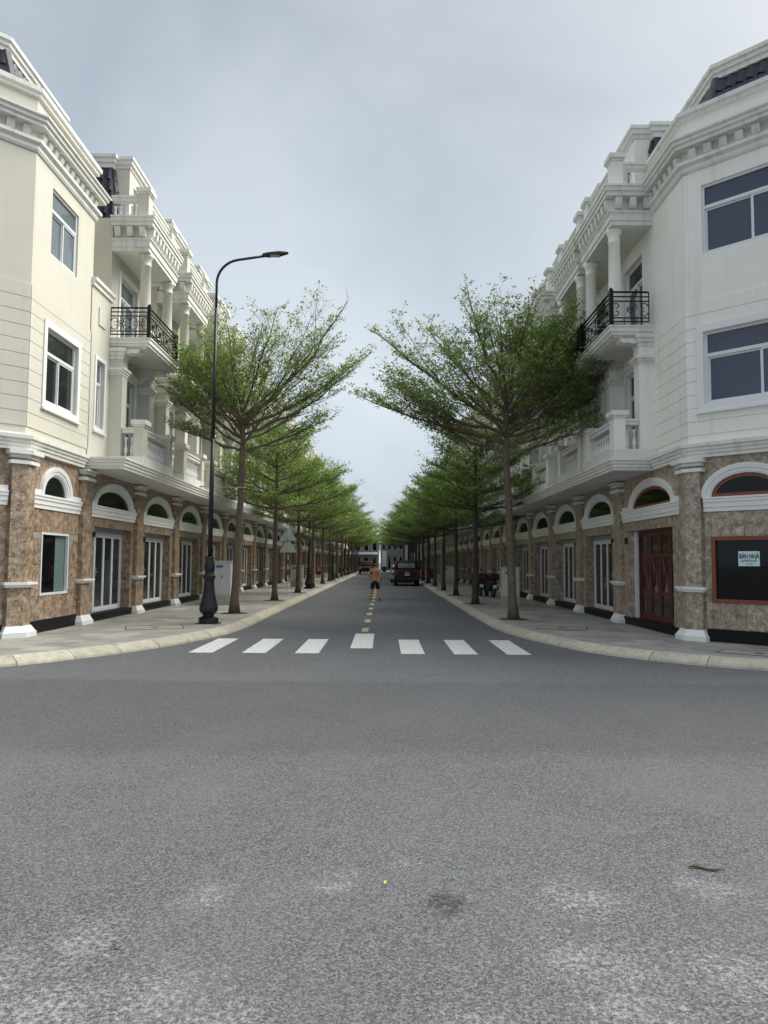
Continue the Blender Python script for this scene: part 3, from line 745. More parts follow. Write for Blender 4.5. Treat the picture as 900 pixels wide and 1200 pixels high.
def mansard(root, S, a0, a1, zb=10.7, zt=12.66, near_end=True):
    """tiled steep slope with pressed ribs, white coping on top"""
    fr = S.frame(); z = S.z; b0, b1 = -.30, -.58; Z0, Z1 = z(zb), z(zt)
    m = MB(); m.add([(a0, b0, Z0), (a1, b0, Z0), (a1, b1, Z1), (a0 + .0, b1, Z1), (a0, -6, Z0), (a1, -6, Z0), (a1, -6, Z1), (a0, -6, Z1)],
                    [(0, 1, 2, 3), (0, 3, 7, 4), (1, 2, 6, 5), (4, 5, 6, 7), (0, 1, 5, 4), (3, 2, 6, 7)])
    m.build('roof_slope', 'rooftile', root, fr)
    t = MB(); rows = 6
    n = int((a1 - a0) / .22)
    for j in range(rows):
        f0, f1 = j / rows, (j + 1) / rows
        for k in range(n):
            x = a0 + (k + .5) * (a1 - a0) / n
            y0, y1 = b0 + (b1 - b0) * f0, b0 + (b1 - b0) * f1; zz0, zz1 = Z0 + (Z1 - Z0) * f0, Z0 + (Z1 - Z0) * f1
            t.add([(x - .08, y0 + .02, zz0), (x, y0 + .085, zz0), (x + .08, y0 + .02, zz0), (x + .07, y1 + .005, zz1), (x, y1 + .05, zz1), (x - .07, y1 + .005, zz1)],
                  [(0, 1, 4, 5), (1, 2, 3, 4), (0, 2, 1)])
        if near_end:
            for k in range(16):
                b = b0 + (b1 - b0) * f0 - .12 - k * .22
                t.add([(a0 - .02, b + .08, Z0 + (Z1 - Z0) * f0), (a0 - .085, b, Z0 + (Z1 - Z0) * f0), (a0 - .02, b - .08, Z0 + (Z1 - Z0) * f0),
                       (a0 - .005, b - .07, Z0 + (Z1 - Z0) * f1), (a0 - .05, b, Z0 + (Z1 - Z0) * f1), (a0 - .005, b + .07, Z0 + (Z1 - Z0) * f1)], [(0, 1, 4, 5), (1, 2, 3, 4), (0, 2, 1)])
    o = t.build('roof_tiles', 'rooftile', root, fr); o['kind'] = 'stuff'
    c = MB(); c.sweep([(a0, -4), (a0, b1), (a1, b1)], [(-.3, Z1), (.05, Z1), (.05, Z1 + .12), (.1, Z1 + .14), (.1, Z1 + .24), (.15, Z1 + .27), (.15, Z1 + .36), (-.3, Z1 + .36)])
    c.build('roof_coping', 'trim', root, fr)

def strip_part(root, S, s0, s1, glassm):
    """narrow window bay between two balconies: stops below a capped parapet, wall set back above"""
    fr = S.frame(); z = S.z; c = (s0 + s1) / 2
    w = MB(); h = (c - .27, c + .27, z(4.95), z(6.55))
    wall_sheet(w, s0, s1, z(4.15), z(8.42), [h], .02, .14); w.box(s0, s1, -1.2, -.001, z(8.36), z(8.42) - .002)
    w.quad((s0, -1.2, z(8.4)), (s1, -1.2, z(8.4)), (s1, -1.2, z(10.95)), (s0, -1.2, z(10.95)))
    w.build('narrow_wall', S.wall, root, fr)
    window(root, fr, *h, -.08, glassm, 1, .33, surround=.1)
    q = MB(); q.box(c - .22, c + .22, .021, .05, z(7.45), z(7.9)); q.build('wall_panel', S.wall, root, fr)
    q = MB(); q.sweep([(s0 - .0, .02), (s1 + .0, .02)], [(-.12, z(8.421)), (-.0, z(8.3)), (.05, z(8.31)), (.05, z(8.40)), (.10, z(8.43)), (.10, z(8.52)), (-.12, z(8.52))])
    q.build('parapet_cap', 'trim', root, fr)
    q = MB(); q.box(s0, s1, -1.5, -1.1, z(10.95) + .001, z(11.2)); q.build('back_coping', 'trim', root, fr)

def slab_profile(S, b=0):
    z = S.z
    return [(-.2, z(3.87)), (-.06, z(3.87)), (-.06, z(3.92)), (-.03, z(3.94)), (-.03, z(4.0)), (.0, z(4.02)), (.0, z(4.07)), (.03, z(4.09)), (.03, z(4.14)), (-.2, z(4.14))]

def make_house(S, label):
    """one terraced house: pilaster, door bay and fanlight below, balcony bay and window strip above"""
    global S_wall
    S_wall = S.wall
    a = 0.0 if True else 0
    z = S.z; stone = S.stone
    base_a = HOUSE0[S.left]
    fr = S.frame()
    root = thing('terraced_house', label, 'house', S.p(base_a, 0, .138))
    A = base_a
    o = A + (1.37 if S.left else .31); glassm = 'glass_left' if S.left else 'glass_door'
    # ground floor
    g = MB(); hole = (A + .72, A + 3.42, z(.33), z(2.52))
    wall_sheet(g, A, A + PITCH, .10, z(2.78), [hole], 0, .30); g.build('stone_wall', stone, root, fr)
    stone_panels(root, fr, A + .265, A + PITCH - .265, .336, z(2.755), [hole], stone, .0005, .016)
    fan(root, fr, A + 2.07 if S.left else A + 1.98, z(3.05), 1.24, .48, A + .27, A + PITCH - .27, z(2.76), z(3.875), stone)
    pilaster(root, fr, A, S, stone)
    q = MB(); q.box(A + .28, A + PITCH - .28, .001, .035, .139, .333); q.build('plinth', 'blackstone', root, fr)
    q = MB(); q.box(A + .40, A + PITCH - .42, -.30, .06, z(.30), z(.335)); q.build('door_step', 'blackstone', root, fr)
    dl = (A + .74, A + 3.40)
    door_leafs(root, fr, dl[0] + (.0 if S.left else .0), dl[1], z(.336), z(2.40), -.26, 4)
    q = MB(); q.box(dl[0], dl[1], -.3, -.16, z(2.402), z(2.519)); q.build('shutter_box', 'graybox', root, fr)
    # door box lamp bracket near the jamb
    q = MB(); q.box(A + .58, A + .66, .002, .07, z(2.25), z(2.38)); q.build('wall_socket', 'blacktrim', root, fr)
    # slab over the pavement
    sl = MB(); sl.box(A, A + PITCH, .002, .90, z(3.875), z(4.12)); sl.build('canopy_slab', 'soffit', root, fr)
    sl = MB(); sl.sweep([(A, 1.05), (A + PITCH, 1.05)], slab_profile(S)); sl.build('canopy_moulding', 'trim', root, fr)
    st = MB(); s0, s1 = (A, o) if S.left else (o + 2.65, A + PITCH)
    bay_upper(root, S, o, glassm=glassm)
    if S.left: strip_part(root, S, A + .06, o + .03, glassm)
    else: strip_part(root, S, o + 2.67, A + PITCH + .29, glassm)
    m0 = o - .02
    mansard(root, S, o + 1.3, o + 1.3 + PITCH, near_end=True)
    core = MB(); core.box(A, A + PITCH, -9, -.34, .1, z(4.1)); core.box(o, o + 2.65, -9, -.16, z(4.1), z(10.5)); core.box(A, A + PITCH, -9, -1.35, z(4.1), z(10.6)); core.build('interior', 'interior', root, fr)
    return root

HOUSE0 = {True: 18.03, False: 19.74}

def stone_panels(root, fr, a0, a1, z0, z1, holes, stone, b0=.0, th=.03, pw=.8, ph=.62, gap=.009):
    """individual facing slabs laid round the openings, thin open joints"""
    As = [a0]; 
    n = max(1, round((a1 - a0) / pw)); As = [a0 + (a1 - a0) * k / n for k in range(n + 1)]
    As = sorted({*As, *[v for h in holes for v in h[:2]]})
    m = max(1, round((z1 - z0) / ph)); Zs = sorted({*[z0 + (z1 - z0) * k / m for k in range(m + 1)], *[v for h in holes for v in h[2:]]})
    def thin(v, keep):
        out = [v[0]]
        for x in v[1:]:
            if x - out[-1] < .16:
                if x in keep and out[-1] not in keep: out[-1] = x; continue
                if x not in keep: continue
            out.append(x)
        return out
    As = thin(As, {a0, a1, *[v for h in holes for v in h[:2]]}); Zs = thin(Zs, {z0, z1, *[v for h in holes for v in h[2:]]})
    for i in range(len(As) - 1):
        for j in range(len(Zs) - 1):
            ca, cz = (As[i] + As[i + 1]) / 2, (Zs[j] + Zs[j + 1]) / 2
            if any(h[0] < ca < h[1] and h[2] < cz < h[3] for h in holes): continue
            q = MB(); e = random.uniform(-.0015, .0015)
            q.box(As[i] + gap / 2, As[i + 1] - gap / 2, b0, b0 + th + e, Zs[j] + gap / 2, Zs[j + 1] - gap / 2)
            q.build('stone_panel', stone, root, fr)

def boards(root, fr, a0, a1, z0, z1, holes, m, step=.285, th=.020, gap=.012):
    n = round((z1 - z0) / step); st = (z1 - z0) / n
    for k in range(n):
        y0, y1 = z0 + k * st + gap / 2, z0 + (k + 1) * st - gap / 2
        cuts = [(a0, a1)]
        for h in holes:
            if y1 > h[2] and y0 < h[3]:
                if y0 < h[2] - .02 or y1 > h[3] + .02:
                    pass
                cuts = [c for (x0, x1) in cuts for c in ((x0, min(x1, h[0])), (max(x0, h[1]), x1)) if c[1] - c[0] > .03]
        for x0, x1 in cuts:
            q = MB(); q.box(x0, x1, .0, th, y0, y1); q.build('cladding_board', m, root, fr)
        for h in holes:     # board ends above and below an opening that cuts through a course
            if y0 < h[2] < y1: q = MB(); q.box(h[0], h[1], 0, th, y0, h[2]); q.build('cladding_board', m, root, fr)
            if y0 < h[3] < y1: q = MB(); q.box(h[0], h[1], 0, th, h[3], y1); q.build('cladding_board', m, root, fr)

def make_corner(S, label):
    global S_wall
    S_wall = S.wall
    z = S.z; stone = S.stone; wall = S.wall
    ac = 15.0 if S.left else 15.27            # street corner of the chamfer
    ae = 18.15 if S.left else 17.095           # end of the tall block
    ag = HOUSE0[S.left]                       # where the terrace starts
    CL = 4.2; q2 = math.sqrt(.5)
    root = thing('corner_house', label, 'house', S.p(ac, 0, .138))
    fs = S.frame()
    fc = S.frame((ac, 0), (-q2, -q2), (-q2, q2))          # chamfer: a runs away from the street corner
    e2 = (ac - CL * q2, -CL * q2)                          # far end of the chamfer
    fx = S.frame(e2, (0, -1), (-1, 0))                     # face on the cross street
    LX = 9.0
    gdoor = None
    # ---- ground floor
    hs = []; 
    if S.left: hs = [(15.84, 17.22, z(.92), z(2.27))]; fa = (16.49, .585)
    else: hs = [(16.17, 19.0, z(.33), z(2.52))]; fa = (17.50, 1.26)
    zt = z(2.76)
    wl_ = MB(); wall_sheet(wl_, ac, ag, .1, zt, hs, 0, .30 if not S.left else .12); wl_.build('stone_wall', stone, root, fs)
    stone_panels(root, fs, ac + .30, ag - .27, .41 if S.left else .336, zt - .004, hs, stone, .0005, .018)
    fan(root, fs, fa[0], z(3.05), fa[1], .48, ac + .30, ag - .27, zt, z(3.875), stone, 'glass_fan' if S.left else 'glass_dark', 'alu' if S.left else 'redframe')
    # chamfer ground floor
    if S.left: hc = [(1.05, 3.2, z(.92), z(2.25))]; fcx = (2.1, .8)
    else: hc = [(.43, 2.55, z(.93), z(2.25))]; fcx = (1.12, .70)
    wl_ = MB(); wall_sheet(wl_, 0, CL, .1, zt, hc, 0, .12); wl_.build('stone_wall', stone, root, fc)
    if S.left: fan(root, fc, 2.1, z(3.05), .8, .44, .30, CL - .3, zt, z(3.875), stone)
    else:
        fan(root, fc, 1.12, z(3.05), .68, .46, .30, 2.6, zt, z(3.875), stone, 'glass_dark', 'redframe')
        w_ = MB(); w_.quad((2.6, 0, zt), (CL, 0, zt), (CL, 0, z(3.875)), (2.6, 0, z(3.875))); w_.build('stone_wall', stone, root, fc)
    w_ = MB(); w_.quad((0, 0, zt), (.30, 0, zt), (.30, 0, z(3.875)), (0, 0, z(3.875))); w_.build('stone_wall', stone, root, fc)
    w_ = MB(); w_.quad((ac, 0, zt), (ac + .30, 0, zt), (ac + .30, 0, z(3.875)), (ac, 0, z(3.875))); w_.build('stone_wall', stone, root, fs)
    stone_panels(root, fc, .30, 2.6 if not S.left else CL - .3, .41, zt - .004, hc, stone, .0005, .018)
    wl_ = MB(); wall_sheet(wl_, 0, LX, .1, z(3.875), [(1, 3.2, z(.9), z(2.3)), (4.6, 7, z(.9), z(2.3))], 0, .12); wl_.build('stone_wall', stone, root, fx)
    for h in ((1, 3.2, z(.9), z(2.3)), (4.6, 7, z(.9), z(2.3))): window(root, fx, *h, -.08, 'glass_dark', 2, 0)
    # plinths
    for (f_r, x0, x1) in ((fs, ac + .32, ag - .28), (fc, .32, CL), (fx, 0, LX)):
        q = MB(); q.box(x0, x1, .001, .035, .139, .40 if not (not S.left and f_r is fs) else .333); q.build('plinth', 'blackstone', root, f_r)
    # bent pilaster on the street corner: plan polygon in house coordinates
    def bent(d, e, z0, z1, name, m, d1=None, e1=None):
        """strip of depth d reaching e along both faces"""
        def ring(dd, ee):
            k = dd * math.tan(R(22.5))
            c0 = (ac - ee * q2, -ee * q2)
            return [(ac + ee, 0), (ac + ee, dd), (ac - k + 0, dd), (c0[0] - dd * q2, c0[1] + dd * q2), c0, (ac + .01, -.01)]
        r0, r1 = ring(d, e), ring(d1 if d1 is not None else d, e1 if e1 is not None else e)
        n = len(r0); b = MB()
        b.add([(x, y, z0) for x, y in r0] + [(x, y, z1) for x, y in r1], [tuple(range(n)), tuple(range(n, 2 * n))[::-1]] + [(i, (i + 1) % n, n + (i + 1) % n, n + i) for i in range(n)])
        return b.build(name, m, root, fs)
    bent(.12, .26, .3, z(3.84), 'pilaster', stone)
    bent(.22, .36, .139, .245, 'base_block', 'trim_clean'); bent(.205, .345, .246, .37, 'base_block', 'trim_clean', .135, .275)
    bent(.17, .31, z(1.13), z(1.18), 'pilaster_collar', 'trim_clean'); bent(.21, .35, z(1.181), z(1.23), 'pilaster_collar', 'trim_clean')
    bent(.18, .32, z(3.58), z(3.65), 'pilaster_band', 'trim_clean'); bent(.17, .30, z(3.70), z(3.77), 'capital', 'trim'); bent(.24, .36, z(3.771), z(3.86), 'capital', 'trim')
    if not S.left:
        pass
    # street window / red door
    if S.left:
        h = hs[0]; f = MB(); rect_ring(f, h[0], h[1], h[2], h[3], .05, -.08, .03); wo = f.build('window', 'alu', root, fs)
        g = MB(); g.box(h[0] + .05, h[1] - .05, -.05, -.04, h[2] + .05, h[3] - .05); g.build('pane', 'glass_dark', wo, fs)
        cu = MB()
        for k in range(7): cu.box(h[0] + .80 + k * .07, h[0] + .868 + k * .07, -.039, -.034 + .004 * (k % 2), h[2] + .06, h[3] - .06)
        cu.build('curtain', 'curtain', wo, fs)
        for x0, x1 in ((15.32, 15.8), (17.26, 17.72)):
            for zz in (z(2.13), ): q = MB(); q.box(x0, x1, .019, .024, zz, zz + .13); q.build('grout_patch', 'concrete', root, fs)
    else:
        h = hs[0]
        q = MB(); q.box(h[0] + .0, ag - .3, -.30, .06, z(.30), z(.335)); q.build('door_step', 'blackstone', root, fs)
        q = MB(); q.box(h[1] - .13, h[1] - .003, -.26, -.10, z(.336), z(2.515)); q.build('door_jamb', 'alu', root, fs)
        f = MB(); x0, x1 = h[0] + .002, h[1] - .14; rect_ring(f, x0, x1, z(.336), z(2.515), .06, -.26, -.16); fo = f.build('red_door_frame', 'redwood', root, fs)
        n = 4; w = (x1 - x0 - .12) / n; zb_, zt_ = z(.336) + .06, z(2.515) - .06; H = zt_ - zb_
        for k in range(n):
            y0, y1 = x0 + .06 + k * w + .004, x0 + .06 + (k + 1) * w - .004; m = MB(); c = (y0 + y1) / 2; hw = (y1 - y0) / 2
            rect_ring(m, y0, y1, zb_, zt_, .085, -.235, -.19)
            # waisted rails: curved lattice between upper and lower lights
            for s_ in (-1, 1):
                ys = np.linspace(zb_ + H * .30, zb_ + H * .72, 9)
                pts = [(c + s_ * (hw - .10 - (hw * .45) * math.sin(math.pi * i / 8)), -.21, y) for i, y in enumerate(ys)]
                m.tube(pts, .028, 4)
            m.box(y0 + .085, y1 - .085, -.23, -.195, zb_ + H * .27, zb_ + H * .31); m.box(y0 + .085, y1 - .085, -.23, -.195, zb_ + H * .71, zb_ + H * .75)
            m.build('red_door_leaf', 'redwood', fo, fs)
            g = MB(); g.box(y0 + .08, y1 - .08, -.222, -.214, zb_ + .08, zt_ - .08); g.build('pane', 'glass_door', fo, fs)
        q = MB(); q.box(19.14, 19.24, .02, .075, z(2.2), z(2.36)); q.build('wall_socket', 'blacktrim', root, fs)
        h = hc[0]; f = MB(); rect_ring(f, h[0], h[1], h[2], h[3], .075, -.06, .045); wo = f.build('red_window_frame', 'redframe', root, fc)
        g = MB(); g.box(h[0] + .075, h[1] - .075, -.03, -.02, h[2] + .075, h[3] - .075); g.build('pane', 'glass_dark', wo, fc)
    if S.left:
        h = hc[0]; window(root, fc, *h, -.08, 'glass_dark', 2, 0)
    # ---- ledge between ground floor and the painted storeys
    lp = [(-.1, z(3.87)), (.10, z(3.87)), (.10, z(3.93)), (.13, z(3.95)), (.13, z(4.0)), (.16, z(4.02)), (.16, z(4.07)), (.20, z(4.09)), (.20, z(4.16)), (.06, z(4.20)), (-.1, z(4.20))]
    a_s = 17.85 if S.left else 17.08
    path = [(e2[0], e2[1] - LX), e2, (ac, 0), (a_s - .03, 0)]
    m = MB(); m.sweep(path, lp); m.build('ledge', 'trim', root, fs)
    # slab bump where the balconies begin
    sl = MB(); sl.sweep([(a_s, .0), (a_s, 1.05), (ag, 1.05)], slab_profile(S)); sl.build('canopy_moulding', 'trim', root, fs)
    sl = MB(); sl.box(a_s + .13, ag, .002, .90, z(3.875), z(4.12)); sl.build('canopy_slab', 'soffit', root, fs)
    # ---- painted storeys
    zg = z(4.21)
    W1 = (15.74, 17.36, z(4.98), z(6.5)) if S.left else None
    W2 = (15.82, 17.20, z(8.13), z(9.62)) if S.left else None
    C1 = (.9, 3.1, z(4.98), z(6.48)) if S.left else (.36, 2.55, z(4.97), z(6.48))
    C2 = (.9, 3.1, z(8.13), z(9.62)) if S.left else (.37, 2.35, z(8.12), z(9.61))
    w = MB(); wall_sheet(w, ac, ae, zg - .05, z(10.0), [h for h in (W1, W2) if h], 0, .14)
    w.box(ae - .05, ae, -3, -.002, zg, z(10.9)); w.build('wall', wall, root, fs)
    w = MB(); wall_sheet(w, 0, CL, zg - .05, z(10.0), [C1, C2], 0, .14); w.build('wall', wall, root, fc)
    w = MB(); wall_sheet(w, 0, LX, zg - .05, z(10.0), [(1, 3, z(4.98), z(6.48)), (1, 3, z(8.13), z(9.62))], 0, .14); w.build('wall', wall, root, fx)
    for h in ((1, 3, z(4.98), z(6.48)), (1, 3, z(8.13), z(9.62))): window(root, fx, *h, -.1, 'glass_sky', 2)
    ztb = z(7.15)
    ex = .15
    boards(root, fs, ac + .0, ae - .002, z(4.35), ztb, [(W1[0] - ex, W1[1] + ex, W1[2] - ex, W1[3] + ex)] if W1 else [], wall)
    boards(root, fc, .0, CL, z(4.35), ztb, [(C1[0] - ex, C1[1] + ex, C1[2] - ex, C1[3] + ex)], wall)
    gl = 'glass_left' if S.left else 'glass_sky'
    if W1: window(root, fs, *W1, -.07, 'glass_door', 2, surround=.14); window(root, fs, *W2, -.06, gl, 2, surround=None)
    window(root, fc, *C1, -.07, 'glass_sky', 2, surround=.14); window(root, fc, *C2, -.06, 'glass_sky', 2, surround=None)
    # ---- great cornice, parapet
    z0, z1 = z(9.96), z(10.68)
    h = z1 - z0
    cp = [(-.15, z0), (.03, z0), (.06, z0 + .05), (.06, z0 + .12), (.13, z0 + .17), (.13, z0 + .24), (-.03, z0 + .26), (-.03, z1 - .24), (.20, z1 - .22), (.20, z1 - .15), (.25, z1 - .13), (.25, z1 - .07), (.30, z1 - .04), (.30, z1), (-.15, z1)]
    cpath = [(e2[0], e2[1] - LX), e2, (ac, 0), (ae, 0)]
    if S.left: cpath.append((ae, -1.3))
    m = MB(); m.sweep(cpath, cp); m.build('cornice', 'trim', root, fs)
    modillions(root, fs, [(e2[0], e2[1] - .8), e2, (ac - .05, -.05)], z0 + .27, z1 - .245, .32)
    modillions(root, fs, [(ac + .05, .0), (ae, 0)], z0 + .27, z1 - .245, .29)
    pp = [(-.25, z1), (-.01, z1), (-.01, z(11.12)), (.05, z(11.13)), (.05, z(11.2)), (.10, z(11.22)), (.10, z(11.31)), (-.25, z(11.31))]
    pe = ae if S.left else 17.5
    m = MB(); m.sweep([(e2[0], e2[1] - LX), e2, (ac, 0), (pe, 0)] + ([(pe, -1.3)] if S.left else []), pp); m.build('parapet', wall, root, fs)
    pc = [(-.27, z(11.13)), (.06, z(11.132)), (.06, z(11.2)), (.11, z(11.22)), (.11, z(11.315)), (-.27, z(11.315))]
    m = MB(); m.sweep([(e2[0], e2[1] - LX), e2, (ac, 0), (pe, 0)] + ([(pe, -1.3)] if S.left else []), pc); m.build('parapet_coping', 'trim', root, fs)
    # ---- roof: tiled slope following the chamfer
    def off(d, zz):
        k = d * math.tan(R(22.5))
        return [(e2[0] + d, e2[1] - LX, zz), (e2[0] + d, e2[1] - k, zz), (ac + k, -d, zz), (ae + .0, -d, zz)]
    lo, hi = off(.55, z(11.0)), off(.95, z(12.35))
    m = MB()
    for i in range(3): m.quad(lo[i], lo[i + 1], hi[i + 1], hi[i])
    m.quad(lo[3], (ae, -4, z(11.0)), (ae, -4, z(12.35)), hi[3])
    m.quad(hi[0], hi[1], hi[2], hi[3], (ae, -8, z(12.35)), (hi[0][0], -8 - LX, z(12.35)))
    m.build('roof_slope', 'rooftile', root, fs)
    t = MB()
    for i in range(3):
        A0, A1, B0, B1 = Vector(lo[i]), Vector(lo[i + 1]), Vector(hi[i]), Vector(hi[i + 1]); Ln = (A1 - A0).length
        n = int(Ln / .23); dr = (A1 - A0).normalized(); nn = Vector((-dr.y, dr.x, 0)) * 1.0
        for k in range(n):
            for j in range(4):
                u = (k + .5) / n; f0, f1 = j / 4, (j + 1) / 4
                p = A0.lerp(A1, u).lerp(B0.lerp(B1, u), f0); q = A0.lerp(A1, u).lerp(B0.lerp(B1, u), f1)
                t.add([tuple(p - dr * .09 + nn * .02), tuple(p + nn * .10), tuple(p + dr * .09 + nn * .02), tuple(q + dr * .08), tuple(q + nn * .05), tuple(q - dr * .08)], [(0, 1, 4, 5), (1, 2, 3, 4), (0, 2, 1)])
    o_ = t.build('roof_tiles', 'rooftile', root, fs); o_['kind'] = 'stuff'
    hp = [(p[0], p[1]) for p in hi]; Zc = z(12.35)
    m = MB(); m.sweep(hp + [(ae, -4)], [(-.3, Zc - .01), (.06, Zc), (.06, Zc + .10), (.11, Zc + .12), (.11, Zc + .2), (.16, Zc + .22), (.16, Zc + .31), (-.3, Zc + .31)]); m.build('roof_coping', 'trim', root, fs)
    for P0, P1 in ((lo[1], hi[1]), (lo[2], hi[2])):
        m = MB(); m.tube([P0, P1], .11, 8); m.build('hip_tile', 'rooftile', root, fs)
    core = MB()
    core.prism([(e2[0] + .35, e2[1] - LX), (e2[0] + .35, e2[1] + .0), (ac + .2, -.35), (ag, -.35), (ag, -9), (ag - 2, e2[1] - LX)], .1, z(4.1))
    core.prism([(e2[0] + .2, e2[1] - LX), (e2[0] + .2, e2[1] + .0), (ac + .1, -.2), (ae - .06, -.2), (ae - .06, -9), (ae - 2, e2[1] - LX)], z(4.1), z(11.05))
    core.build('interior', 'interior', root, fs)
    if not S.left:
        bay_upper(root, S, 17.09, glassm='glass_door', ent_a=-.0)
        w = MB(); w.box(19.74, 20.04, -1, .0, z(4.15), z(10.6)); w.build('wall', wall, root, fs)
        core = MB(); core.box(17.1, 19.73, -9, -.17, z(4.12), z(10.5)); core.build('interior', 'interior', root, fs)
        mansard(root, S, 18.39, 21.34)
    return root

# ================================================================== setting
GY0, GY1 = -60, 400
g = MB(); g.quad((-500, -200, 0), (500, -200, 0), (500, 900, 0), (-500, 900, 0))
road = struct(g.build('road', 'asphalt'), 'grey asphalt road and junction')
g = MB(); g.quad((-600, -300, -.02), (600, -300, -.02), (600, 1000, -.02), (-600, 1000, -.02)); struct(g.build('ground', 'soil'))

def stripe(x0, x1, y0, y1, sk, m, name):
    q = MB(); n = 6
    q.box(x0, x1, y0, y1, .0, .004)
    v = [(x + sk * (y - y0) * 0, y, z) for x, y, z in q.v]; q.v = v
    return q.build(name, m, road)
for k in range(7):
    xc = -.43 + (k - 3) * .985
    stripe(xc - .22, xc + .22, 13.85 + (.0 if k not in (3,) else .85), 16.35 + (.0 if k != 3 else 1.3), 0, 'roadwhite', 'crosswalk_stripe')
for k in range(30):
    y = 18.2 + 2.78 * k
    stripe(-.53, -.37, y, y + 1.0, 0, 'roadyellow', 'centre_dash')

def catmull(P, n=8):
    out = []
    for i in range(len(P) - 1):
        p0 = P[max(i - 1, 0)]; p1 = P[i]; p2 = P[i + 1]; p3 = P[min(i + 2, len(P) - 1)]
        for k in range(n):
            t = k / n
            out.append(tuple(.5 * ((2 * p1[j]) + (-p0[j] + p2[j]) * t + (2 * p0[j] - 5 * p1[j] + 4 * p2[j] - p3[j]) * t * t + (-p0[j] + 3 * p1[j] - 3 * p2[j] + p3[j]) * t ** 3) for j in (0, 1)))
    out.append(tuple(P[-1])); return out
KL = [(-30, 9.0), (-20, 9.0), (-12, 9.15), (-8.5, 9.9), (-6.85, 11.05), (-5.55, 12.4), (-4.45, 14.35), (-3.75, 16.6), (-3.5, 18.6), (-3.5, 22), (-3.5, 30), (-3.5, 45), (-3.5, 80), (-3.5, 128)]
KR = [(30, 10.6), (20, 10.6), (10, 10.75), (7.6, 11.3), (6.17, 11.95), (5.06, 12.75), (4.0, 14.1), (3.3, 16.2), (2.90, 18.6), (2.83, 22), (2.83, 30), (2.83, 45), (2.83, 80), (2.83, 128)]
def resample(P, step):
    out = [Vector(P[0])]; acc = 0
    for a, b in zip(P, P[1:]):
        a, b = Vector(a), Vector(b); d = (b - a).length; t = step - acc
        while t <= d: out.append(a.lerp(b, t / d)); t += step
        acc = (acc + d) % step if d + acc >= step else acc + d
    return out
PAVE = {}
for side, K in ((1, KL), (-1, KR)):
    cur = resample(catmull(K, 10), .25)
    # outward (towards the pavement) normal
    inner = []
    for i, p in enumerate(cur):
        d = (cur[min(i + 1, len(cur) - 1)] - cur[max(i - 1, 0)]).normalized()
        nrm_ = Vector((-d.y, d.x)) if side == 1 else Vector((d.y, -d.x))
        inner.append((p, nrm_))
    pav = MB()
    far = -40 if side == 1 else 40
    poly = [tuple(p + n * .28) for p, n in inner]
    poly = poly + [(far, 128), (far, poly[0][1])]
    pav.quad(*[(x, y, .1462) for x, y in poly])
    po = pav.build('pavement', 'slabbase'); struct(po, 'grey stone pavement in front of the %s houses' % ('left' if side == 1 else 'right'))
    PAVE[side] = (po, [p + n * .30 for p, n in inner])
    seg = 4; k = 0; farmb = MB(); cnt = 0
    prof = [(0.0, -.01), (0.015, .035), (.05, .07), (.17, .125), (.20, .144), (.30, .149), (.30, .0)]
    while k < len(inner) - 1:
        st = inner[k:k + seg + 1]
        mb = MB(); m_ = len(prof); L0 = len(st)
        jt = random.uniform(-.004, .004)
        vs = []
        for i, (p, n) in enumerate(st):
            q = p
            if i == 0: q = p + (st[1][0] - p) * .03
            if i == L0 - 1: q = p - (p - st[-2][0]) * .03
            for o_, z_ in prof: w_ = q + n * (o_ + jt); vs.append((w_.x, w_.y, z_ + (jt * .6 if z_ > .1 else 0)))
        mb.add(vs, [(i * m_ + j, (i + 1) * m_ + j, (i + 1) * m_ + (j + 1) % m_, i * m_ + (j + 1) % m_) for i in range(L0 - 1) for j in range(m_)] + [tuple(range(m_)), tuple(range((L0 - 1) * m_, L0 * m_))[::-1]])
        if st[0][0].y < 62: mb.build('kerb_stone', 'kerb', po); cnt += 1
        else: farmb.add(mb.v, mb.f)
        k += seg
    o_ = farmb.build('kerb_line', 'kerb', po); o_['kind'] = 'stuff'

